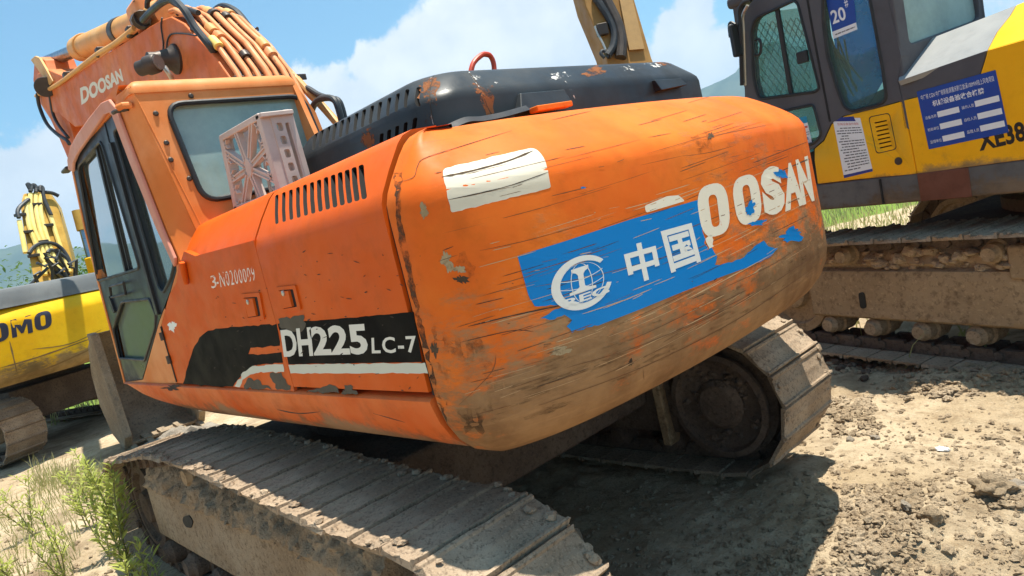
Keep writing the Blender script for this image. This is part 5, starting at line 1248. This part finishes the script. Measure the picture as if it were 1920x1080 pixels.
# boom rises straight ahead, its back towards us, with pipes and hoses
def lp(u, v, x): return on(u, v, 0, x, ML)
xb = .9
def LB(u, v, d=0): return lp(u, v, xb+d)
f = [LB(84, 348), (LB(74, 372)), LB(70, 420), LB(66, 580), LB(140, 590), LB(146, 470), LB(142, 372), LB(130, 342)]
yzl = [(p.y, p.z) for p in f]
LBM = MB().plate(yzl, [], lambda a, b, t: Vector((xb+t+(b-2.6)*.35, a-t*.85, b)), 0, .5).build('boom', M['lboom'], XL, smooth=30, bevel=.03)
def lt(name, pts, r, mat, d=-.06, n=4):
    P = []
    for u, v in pts:
        p = LB(u, v); P.append(Vector((xb+d+(p.z-2.6)*.35, p.y, p.z)))
    return MB().tube(spline(P, n), r, 8).build(name, M[mat], LBM)
for pts in ([(86, 358), (80, 385), (78, 420), (82, 450), (84, 475), (95, 500), (104, 518)], [(94, 350), (88, 378), (86, 420), (90, 450), (92, 480), (86, 515)], [(104, 350), (98, 380), (96, 420), (98, 450), (102, 480), (104, 510)], [(112, 352), (106, 378), (104, 410), (106, 445), (110, 480), (116, 512)], [(118, 375), (122, 410), (124, 440), (128, 480), (132, 510)], [(62, 405), (61, 440), (60, 470)]):
    lt('hydraulic_pipe', pts, .045, 'lpipe')
for pts in ([(92, 346), (96, 336), (90, 331), (94, 345)], [(102, 348), (104, 336), (100, 333), (106, 344)], [(110, 346), (112, 337), (116, 340), (114, 360), (120, 395)], [(60, 400), (60, 388), (66, 378), (78, 368), (86, 362)], [(64, 472), (75, 460), (92, 452), (112, 453), (124, 462), (132, 480), (134, 498)], [(98, 472), (104, 466), (116, 470), (128, 480), (134, 492)], [(92, 482), (98, 492), (108, 505), (114, 508)], [(120, 348), (132, 350), (142, 356)]):
    lt('hose', pts, .04, 'hose', -.1, 6)
for u, v in ((100, 372), (96, 448), (72, 428), (112, 415), (66, 393), (74, 476)):
    p = LB(u, v); c = Vector((xb-.06+(p.z-2.6)*.35, p.y, p.z)); MB().box(c-Vector((.05, .1, .03)), c+Vector((.05, .1, .03))).build('pipe_clamp', M['grease'], LBM, bevel=.01)
p = LB(138, 390); c = Vector((xb+.2+(p.z-2.6)*.35, p.y, p.z)); MB().cyl(c+Vector((0, .1, 0)), c-Vector((0, .12, 0)), .16, 18).build('boom_pin', M['grease'], LBM, bevel=.02)
p0, p1 = lp(144, 395, xb+.3), lp(172, 500, xb+.2); CYL = MB().tube([p0, p0.lerp(p1, .35)], .1, 14).build('boom_cylinder', M['lboom'], XL); MB().tube([p0.lerp(p1, .3), p1], .055, 12).build('cylinder_rod', M['chrome'], CYL)
MB().box(lp(176, 495, .6)-Vector((.1, .1, .55)), lp(176, 495, .6)+Vector((.1, .12, .15))).build('valve_guard', M['lyel'], XL, bevel=.03)
vb = MB(); rnd = random.Random(6)
for i in range(14): 
    p = lp(rnd.uniform(52, 138), rnd.uniform(468, 520), .2); vb.tube([p, p+Vector((0, rnd.uniform(-.25, .25), rnd.uniform(-.2, .2))), p+Vector((.1, rnd.uniform(-.3, .3), -.4))], .03, 6)
vb.build('valve_hoses', M['hose'], XL)
for yc in (1.5, -1.25):
    tp = [(1.8, .92), (0, .93), (-1.4, .92)]
    make_track(XL, yc, .6, track_path(-1.4, 1.8, .46, .45, .45, .46, tp, .01), .19, SHL)
    MB().box((-1.15, yc-.22, .28), (1.5, yc+.22, .75)).build('track_frame', M['tframe'], XL, bevel=.05)
MB().box((-1.0, -1.1, .45), (1.0, 1.1, 1.0)).build('car_body', M['darkmud'], XL, bevel=.03)
MB().lathe((0, 0, .95), (0, 0, 1), [(.75, 0), (.75, .3)], 30).build('slew_ring', M['darkmud'], XL)
# ================================================================ khaki excavator far behind the hood (only its boom shows)
dK = ray(1172, 60); K0 = CP+dK*9.3; gK = Vector((K0.x, K0.y, 0))
fwd = Vector((FW.x, FW.y, 0)).normalized(); 
MK = Matrix.Translation(gK) @ Matrix.Rotation(math.atan2(fwd.y, fwd.x)+.12, 4, 'Z')
XK = empty('excavator', MK, label='khaki excavator boom with a black hose rising behind the black engine hood', cat='excavator')
def kp(u, v, x=0.): return on(u, v, 0, x, MK)
kb = [kp(u, v) for u, v in [(1030, -420), (1107, 0), (1138, 96), (1150, 160), (1240, 160), (1224, 108), (1203, 0), (1120, -430)]]
def Kf(a, b, t): return Vector((t+(b-3.2)*.25, a, b))
kw = MB().plate([(p.y, p.z) for p in kb], [], Kf, 0, .45)
KB = kw.build('boom', M['khaki'], XK, smooth=30, bevel=.02)
def kt(name, pts, r, mat, d=-.05): 
    P = [Kf(p.y, p.z, d) for p in (kp(u, v) for u, v in pts)]; return MB().tube(spline(P, 5), r, 10).build(name, M[mat], KB)
kt('hose', [(1122, -20), (1138, 8), (1149, 30), (1156, 58), (1152, 84), (1140, 104)], .05, 'hose'); kt('hose', [(1140, -20), (1152, 10), (1163, 40), (1168, 75), (1164, 108)], .07, 'grease')
kt('hose', [(1134, 108), (1128, 100), (1131, 94), (1138, 98), (1142, 108)], .022, 'hose'); kt('chain', [(1120, 44), (1125, 60), (1134, 82), (1137, 92)], .014, 'bolt')
mb = MB(); q = [Kf(p.y, p.z, -.035) for p in (kp(u, v) for u, v in [(1182, 92), (1210, 90), (1194, -20), (1170, -20)])]; q2_ = [p+Vector((.03, 0, 0)) for p in q]; mb.hexa([*q, *q2_]); mb.build('boom_plate', plain('light_khaki_paint', S(178, 140, 86), .6), KB)
p = kp(1128, 50); MB().box(Kf(p.y, p.z, -.05)-Vector((.04, .1, .08)), Kf(p.y, p.z, 0)+Vector((.02, .03, .06))).build('hose_fitting', M['grease'], KB, bevel=.01)
bz = min(p.z for p in kb); cy = (kb[3].y+kb[4].y)/2
MB().hexa([Vector(c) for c in [(-.3, cy-.3, 1.2), (.8, cy-.3, 1.2), (.8, cy+.3, 1.2), (-.3, cy+.3, 1.2), (-.35, cy-.28, bz+.2), (.35, cy-.28, bz+.2), (.35, cy+.28, bz+.2), (-.35, cy+.28, bz+.2)]]).build('boom_foot', M['khaki'], XK, bevel=.02)
MB().box((-.6, -1.3, 1.1), (2.4, 1.3, 1.75)).build('upper_body', M['khaki'], XK, bevel=.08)
for yc in (1.1, -1.1): MB().loft([[Vector((x, yc+s*.3, z)) for x, z in roundpoly([(-1.2, 0), (2.8, 0), (2.8, .85), (-1.2, .85)], .4, 6)] for s in (-1, 1)]).build('track', M['darkmud'], XK)
MB().box((0, -.9, .4), (1.6, .9, 1.12)).build('car_body', M['darkmud'], XK)
# ================================================================ ground
def G(u, v, z=0.): return on(u, v, 2, z)
mounds = [(G(1590, 670), .45, .10), (G(1760, 700), .5, .05), (G(1850, 720), .5, .06), (G(1650, 1000), .5, .05), (G(1600, 1060), .4, .04), (G(1560, 770), .35, .05), (G(1840, 930), .3, .05), (G(1720, 1040), .35, .04)]
def gh(x, y):
    p = Vector((x, y, 0)); d = math.hypot(x+2, y+1)
    h = .035*fbm(p*.8, 4)+.02*fbm(p*3.1+Vector((5, 2, 0)), 4)
    if d < 7:
        k = max(0, min(1, .5+1.4*noise.noise(p*.9+Vector((3, 8, 0)))))
        h += .010*noise.noise(p*2.3)+k*(.022*abs(noise.noise(p*7+Vector((1, 4, 0))))+.016*noise.noise(p*15)+.012*abs(noise.noise(p*31)))+.005*noise.noise(p*44)
    for c, r, a in mounds:
        q = ((x-c.x)**2+(y-c.y)**2)/(r*r)
        if q < 4: h += a*math.exp(-q*1.6)*(1+.5*noise.noise(p*11))
    if d > 25: h += min(6, (d-25)*.006)*(1+fbm(p*.02, 3))
    return h-.03
def axis(c0, c1, fine, far):
    a = [c0+fine*i for i in range(int((c1-c0)/fine)+1)]; s = fine; hi = []; x = a[-1]
    while x < far: s *= 1.16; x += s; hi.append(x)
    s = fine; lo = []; x = a[0]
    while x > -far: s *= 1.16; x -= s; lo.append(x)
    return lo[::-1]+a+hi
xs = axis(-3.3, 3.2, .021, 4300); ys = axis(-4.6, 2.4, .021, 4300); nx, ny = len(xs), len(ys)
gv = [Vector((x, y, gh(x, y))) for x in xs for y in ys]
gm = MB(); gm.add(gv, [(i*ny+j, (i+1)*ny+j, (i+1)*ny+j+1, i*ny+j+1) for i in range(nx-1) for j in range(ny-1)])
def ground_mat():
    m, t, p = newmat('dry_ground'); c = t.coord()
    s = t.mix(t.step(t.noise(c, 1.4, 7, .62), .36, .66), (.44, .335, .21), (.58, .46, .31))
    s = t.mix(t.math('MULTIPLY', t.step(t.noise(c, 7, 8, .7), .47, .68), .65), s, (.24, .165, .095))
    s = t.mix(t.math('MULTIPLY', t.step(t.noise(c, 55, 5, .7), .56, .72), .6), s, (.66, .55, .40))
    s = t.mix(t.math('MULTIPLY', t.step(t.noise(c, 38, 4, .7), .56, .7), .55), s, (.16, .112, .07))
    xyz = t.sep(c); far = t.math('SUBTRACT', xyz[0], t.math('MULTIPLY', xyz[1], .75))
    dk = t.step(t.noise(c, .75, 6, .68), .48, .64); s = t.mix(t.math('MULTIPLY', dk, .62), s, (.17, .115, .07))
    k = t.math('ADD', t.step(far, 11.5, 15.0), t.math('MULTIPLY', t.math('SUBTRACT', t.noise(c, .6, 6, .65), .5), 1.5))
    gcol = t.mix(t.noise(c, 8, 6, .7), (.08, .14, .02), (.22, .30, .06))
    s = t.mix(t.step(k, .45, .7), s, gcol)
    t.put(p.inputs['Base Color'], s); p.inputs['Roughness'].default_value = .97; p.inputs['Specular IOR Level'].default_value = .1
    t.put(p.inputs['Normal'], t.bump(t.math('ADD', t.noise(c, 16, 8, .72), t.math('MULTIPLY', t.noise(c, 90, 5, .7), .5)), .9, .035))
    return m
GR = tag(gm.build('ground', ground_mat(), None, smooth=180, fix=False), kind='structure')
# loose clods: too many to count
cl = MB(); rnd = random.Random(11)
def scatter(u0, v0, u1, v1, n, r0, r1, pw=2.5, sub=1):
    for i in range(n):
        p = G(rnd.uniform(u0, u1), rnd.uniform(v0, v1)); r = r0+(r1-r0)*rnd.random()**pw
        add_clod(cl, (p.x, p.y, gh(p.x, p.y)+r*.1), r, rnd, 3 if r > .028 else 2 if r > .011 else 1, .8, .75)
scatter(1480, 640, 1990, 1120, 1500, .003, .014, 2.2)
scatter(1480, 640, 1990, 1120, 260, .010, .03)
scatter(1640, 780, 1960, 1120, 700, .004, .018)
scatter(1575, 900, 1730, 1090, 1100, .004, .02, 2.0)
scatter(1600, 930, 1720, 1080, 60, .02, .042)
scatter(1380, 1040, 1640, 1090, 200, .004, .02)
scatter(1500, 640, 1680, 700, 420, .005, .028, 1.8)
scatter(1660, 675, 1920, 745, 500, .006, .035, 2)
scatter(1540, 740, 1640, 810, 260, .005, .03, 2)
scatter(1840, 880, 1930, 960, 200, .005, .025, 2)
scatter(1150, 880, 1560, 1090, 700, .003, .018)
scatter(1000, 900, 1250, 1090, 260, .004, .02)
scatter(-20, 850, 260, 1090, 300, .004, .03)
tag(cl.build('soil_clods', M['clod'], None, smooth=22, fix=False), kind='stuff')
# larger stones, one by one
def stone(u, v, r, label, mat='rock', sub=3, flat=.8, z=0., rough=.45, grp=None):
    p = G(u, v, z); mb = MB(); rr = random.Random(int(u*7+v)); add_clod(mb, (0, 0, 0), r, rr, sub, flat, rough)
    o = mb.build('rock', M[mat], None, smooth=40, fix=False); o.location = (p.x, p.y, gh(p.x, p.y)+r*.4*flat); return tag(o, label, 'rock', grp)
stone(1752, 992, .055, 'angular tan rock beside the edge of the dark shadow in the right foreground', 'clod')
stone(1866, 935, .085, 'large reddish brown soil lump on the bare ground at lower right', 'clod', 4, .6, 0, .55)
stone(1592, 818, .022, 'small pale stone near the rear end of the far track')
stone(1640, 812, .024, 'pale stone lying on dry soil right of the far track end')
stone(1700, 968, .028, 'cream coloured stone at the edge of the clod pile')
stone(1905, 915, .04, 'flat cream stone at the right border of the photo', 'rock', 3, .5)
stone(1330, 888, .07, 'grey stone half hidden in the shade under the counterweight', 'clod')
stone(1598, 690, .03, 'white stone by the dark mud heap behind the orange counterweight')
stone(267, 812, .2, 'rounded pale boulder just past the front of the near track', 'rock', 4, .75, .3)
stone(318, 795, .22, 'greenish pale boulder under the nose of the orange side rail', 'rock', 4, .75, .3)
stone(366, 785, .22, 'reddish pale boulder under the orange side rail beyond the track', 'rock', 4, .75, .3)
stone(410, 783, .14, 'small tan boulder furthest along under the orange side rail', 'rock', 3, .75, .3)
# damp heap in front of the right-hand machine
hp = MB(); rnd = random.Random(21)
for i in range(260):
    p = G(rnd.gauss(1580, 42), rnd.gauss(672, 11)); add_clod(hp, (p.x, p.y, gh(p.x, p.y)+rnd.uniform(0, .03)), rnd.uniform(.012, .05), rnd, 2)
tag(hp.build('damp_mud_clods', M['darkmud'], None, smooth=30, fix=False), kind='stuff')
p = G(1765, 832); lw = MB(); rnd = random.Random(2); vs, fs = ico(3)
lw.add([Vector((v.x*.035*(1+.7*noise.noise(v*3)), v.y*.022*(1+.7*noise.noise(v*4)), abs(v.z)*.02*(1+.8*noise.noise(v*5)))) for v in vs], fs)
o = lw.build('litter', M['white'], None, smooth=20); o.location = (p.x, p.y, gh(p.x, p.y)+.005); tag(o, 'crumpled scrap of white plastic on the dry soil at right', 'litter')
# ================================================================ plants
def leafmat(name, a, b):
    m, t, p = newmat(name); c = t.coord()
    t.put(p.inputs['Base Color'], t.mix(t.noise(c, 9, 4), a, b)); p.inputs['Roughness'].default_value = .5; p.inputs['Specular IOR Level'].default_value = .3
    out = [n for n in t.n if n.type == 'OUTPUT_MATERIAL'][0]
    tl_ = t.node('ShaderNodeBsdfTranslucent'); t.put(tl_.inputs[0], t.mix(t.noise(c, 9, 4), tuple(x*1.3 for x in a), tuple(x*1.3 for x in b)))
    mx = t.node('ShaderNodeMixShader'); mx.inputs[0].default_value = .4; t.l.new(p.outputs[0], mx.inputs[1]); t.l.new(tl_.outputs[0], mx.inputs[2]); t.l.new(mx.outputs[0], out.inputs[0])
    return m
LEAF = leafmat('willow_leaf', (.24, .32, .05), (.50, .50, .14)); LEAFD = leafmat('shrub_leaf', (.05, .10, .02), (.12, .2, .04)); GRASS = leafmat('grass_blade', (.20, .25, .06), (.46, .40, .2))
STEM = plain('green_stem', (.2, .2, .08), .7)
def leaf(mb, p, d, L, w_, rnd):
    d = d.normalized(); s = d.cross(Vector((rnd.gauss(0, .4), rnd.gauss(0, .4), 1))).normalized()*w_/2; n = s.cross(d).normalized(); dr = Vector((0, 0, -L*.18))
    a, b, c, e = p, p+d*L*.4, p+d*L*.75+dr*.4, p+d*L+dr
    mb.add([a, b-s, b+s, c-s*.7, c+s*.7, e], [(0, 1, 2), (1, 3, 4, 2), (3, 5, 4)])
def shrub(u, v, h, label, seed, nst=3, spread=.25, Lf=.11, lean=(0, 0)):
    rnd = random.Random(seed); g = G(u, v); root = empty('willow_shrub', Matrix.Translation((g.x, g.y, gh(g.x, g.y)-.02)), label=label, cat='shrub', group='young willow shrubs by the near track')
    st = MB(); lf = MB()
    for k in range(nst):
        a = rnd.uniform(0, 6.28); hh = h*rnd.uniform(.65, 1.0) if k else h; sp = spread*rnd.uniform(.3, 1)*(.4 if k == 0 else 1)
        tip = Vector((math.cos(a)*sp+lean[0]*hh, math.sin(a)*sp+lean[1]*hh, hh)); mid = tip*.5+Vector((rnd.gauss(0, .03), rnd.gauss(0, .03), hh*.06))
        pts = spline([Vector((rnd.gauss(0, .03), rnd.gauss(0, .03), 0)), mid, tip], 10); st.tube(pts, [.007-.005*i/(len(pts)-1) for i in range(len(pts))], 5)
        branches = [pts]
        for j in range(int(hh*9)):
            i = rnd.randrange(4, len(pts)-2); b0 = pts[i]; an = rnd.uniform(0, 6.28); Lb = hh*rnd.uniform(.15, .32)
            e = b0+Vector((math.cos(an)*.6, math.sin(an)*.6, 1)).normalized()*Lb; bp_ = [b0.lerp(e, q/6) for q in range(7)]; st.tube(bp_, .0025, 4); branches.append(bp_)
        for br_ in branches:
            n = int(sum((b-a).length for a, b in zip(br_, br_[1:]))/.017)
            for j in range(n):
                t = j/n*(len(br_)-1); i = int(t)
                if br_ is pts and j < n*.15: continue
                q = br_[i].lerp(br_[min(i+1, len(br_)-1)], t-i); an = j*2.4+rnd.gauss(0, .4); ax = (br_[min(i+1, len(br_)-1)]-br_[max(0, i-1)]).normalized()
                d = Vector((math.cos(an), math.sin(an), 0))*.8+ax*rnd.uniform(.5, 1.2); leaf(lf, q, d, Lf*rnd.uniform(.55, 1.1), Lf*.15, rnd)
    st.build('stem', STEM, root); lf.build('foliage', LEAF, root, smooth=0, fix=False)
shrub(248, 1085, .95, 'tallest leafy willow shrub rising in front of the near track frame', 1, 4, .22, .12)
shrub(285, 1110, .40, 'low willow shrub at the foot of the near track in the bottom left', 2, 4, .2, .11)
shrub(30, 1100, .75, 'willow shrub with a slanting stem in the bottom left corner', 3, 4, .35, .11, (0, .35))
shrub(130, 1090, .62, 'sparse willow shrub between the corner shrub and the tallest one', 4, 3, .3, .10)
shrub(165, 985, .75, 'thin willow shrub standing before the front end of the near track', 5, 3, .25, .10)
shrub(60, 1000, .55, 'pale willow shrub on sandy soil at the left border', 6, 3, .3, .10)
shrub(210, 1040, .6, 'bushy willow shrub just left of the tallest one', 8, 3, .25, .11)
# grass: blades in patches
gs = MB(); rnd = random.Random(31)
def blades(n, fu, h0, h1, wv):
    for i in range(n):
        p = fu(); z = gh(p.x, p.y); h = rnd.uniform(h0, h1); a = rnd.uniform(0, 6.28); s = Vector((math.cos(a), math.sin(a), 0))*wv; ln = Vector((rnd.gauss(0, .3), rnd.gauss(0, .3), 0))*h
        b = Vector((p.x, p.y, z-.01)); gs.add([b-s, b+s, b+ln*.4+Vector((0, 0, h*.6))+s*.7, b+ln*.4+Vector((0, 0, h*.6))-s*.7, b+ln+Vector((0, 0, h))], [(0, 1, 2, 3), (3, 2, 4)])
blades(900, lambda: G(rnd.uniform(60, 220), rnd.gauss(905, 14)), .08, .3, .004)
blades(500, lambda: G(rnd.uniform(-10, 150), rnd.uniform(930, 1080)), .05, .25, .004)
blades(2600, lambda: Vector((rnd.uniform(12.5, 22), rnd.uniform(-4, 2.5), 0)), .12, .5, .012)
blades(2600, lambda: (lambda q: Vector((q.x, q.y, 0)))(CP+Vector((ray(1590, 400).x, ray(1590, 400).y, 0)).normalized()*rnd.uniform(8.5, 22)+Vector((rnd.gauss(0, 1.5), rnd.gauss(0, 1.5), 0))), .1, .35, .012)
tag(gs.build('grass', GRASS, None, smooth=0, fix=False), kind='stuff')
# bushes beyond
def bush(c, r, h, label, seed, n=2600):
    rnd = random.Random(seed); root = empty('bush', Matrix.Translation(c), label=label, cat='bush'); lf = MB(); st = MB()
    for k in range(7): 
        a = rnd.uniform(0, 6.28); st.tube([(0, 0, 0), (math.cos(a)*r*.3, math.sin(a)*r*.3, h*.4), (math.cos(a)*r*.7, math.sin(a)*r*.7, h*.8)], .03, 5)
    cs_ = [Vector((rnd.gauss(0, r*.45), rnd.gauss(0, r*.45), h*rnd.uniform(.3, .95))) for _ in range(16)]
    for i in range(n):
        q = rnd.choice(cs_)+Vector((rnd.gauss(0, r*.22), rnd.gauss(0, r*.22), rnd.gauss(0, h*.1)))
        if q.z < .02: q.z = .05
        leaf(lf, q, Vector((rnd.gauss(0, 1), rnd.gauss(0, 1), rnd.gauss(.2, .6))), r*.12, r*.055, rnd)
    st.build('stem', STEM, root); lf.build('foliage', LEAFD if seed % 2 else LEAF, root, smooth=0, fix=False)
c = CP+ray(150, 500)*24; bush(Vector((c.x, c.y, 0)), 1.3, c.z+.2, 'green bush showing between the lemon boom and the cab door', 1)
for i, (u, dst, r) in enumerate([(1560, 24, 1.6), (1640, 27, 1.8)]):
    c = CP+Vector((ray(u, 400).x, ray(u, 400).y, 0)).normalized()*dst; bush(Vector((c.x, c.y, gh(c.x, c.y))), r, 1.3, ('low bush beyond the yellow and grey machine track', 'rounded bush further right beyond the yellow and grey machine')[i], 2+i)
# ================================================================ mountains
def hills():
    mb = MB(); n = 260; rows = 14; R0, R1 = 2300, 3300; rings = []
    fwd_a = math.atan2(FW.y, FW.x)
    for i in range(n+1):
        a = fwd_a+math.radians(-110+220*i/n); deg = math.degrees(a)
        e = 4.6+1.3*fbm(Vector((deg*.05, 3, 0)), 5)+.5*fbm(Vector((deg*.22, 9, 0)), 4)
        for ca, wv, up in ((-59.3, 1.9, 1.7), (-63.2, 2.6, 2.3), (-7.2, 4, .9), (-9.5, 3, .6), (-66.5, 3.5, 1.4), (-56, 2.5, -.2)):
            e += up*math.exp(-((deg-ca)/wv)**2)
        H = math.tan(math.radians(max(2.2, e)))*2800
        ring = []
        for j in range(rows+1):
            t = j/rows; prof = math.sin(min(1, t*2)*math.pi/2)**1.3 if t <= .5 else math.cos((t-.5)*math.pi)**1.0
            r = R0+(R1-R0)*t; q = Vector((math.cos(a)*r, math.sin(a)*r, 0)); hh = H*prof*(1+.12*fbm(q*.004, 4)*(1 if j not in (0, rows) else 0))
            ring.append(Vector((CP.x+q.x, CP.y+q.y, hh-8)))
        rings.append(ring)
    mb.loft(rings, False, False)
    m, t, p = newmat('forested_slope'); c = t.coord()
    t.put(p.inputs['Base Color'], t.mix(t.step(t.noise(c, .012, 7, .65), .35, .65), (.035, .06, .03), (.075, .10, .05))); p.inputs['Roughness'].default_value = 1; p.inputs['Specular IOR Level'].default_value = 0
    return tag(mb.build('hills', m, None, smooth=180, fix=False), kind='structure')
hills()
def haze():
    mb = MB().box((-5600, -5600, -12), (5600, 5600, 520))
    m = bpy.data.materials.new('valley_haze'); m.use_nodes = True; t = NT(m.node_tree); t.n.clear()
    v = t.node('ShaderNodeVolumePrincipled'); v.inputs['Color'].default_value = (.5, .74, 1, 1); v.inputs['Density'].default_value = .00024; v.inputs['Anisotropy'].default_value = .2
    o = t.node('ShaderNodeOutputMaterial'); t.l.new(v.outputs[0], o.inputs['Volume'])
    return tag(mb.build('haze', m, None, smooth=0), kind='stuff')
haze()
bpy.context.view_layer.update()
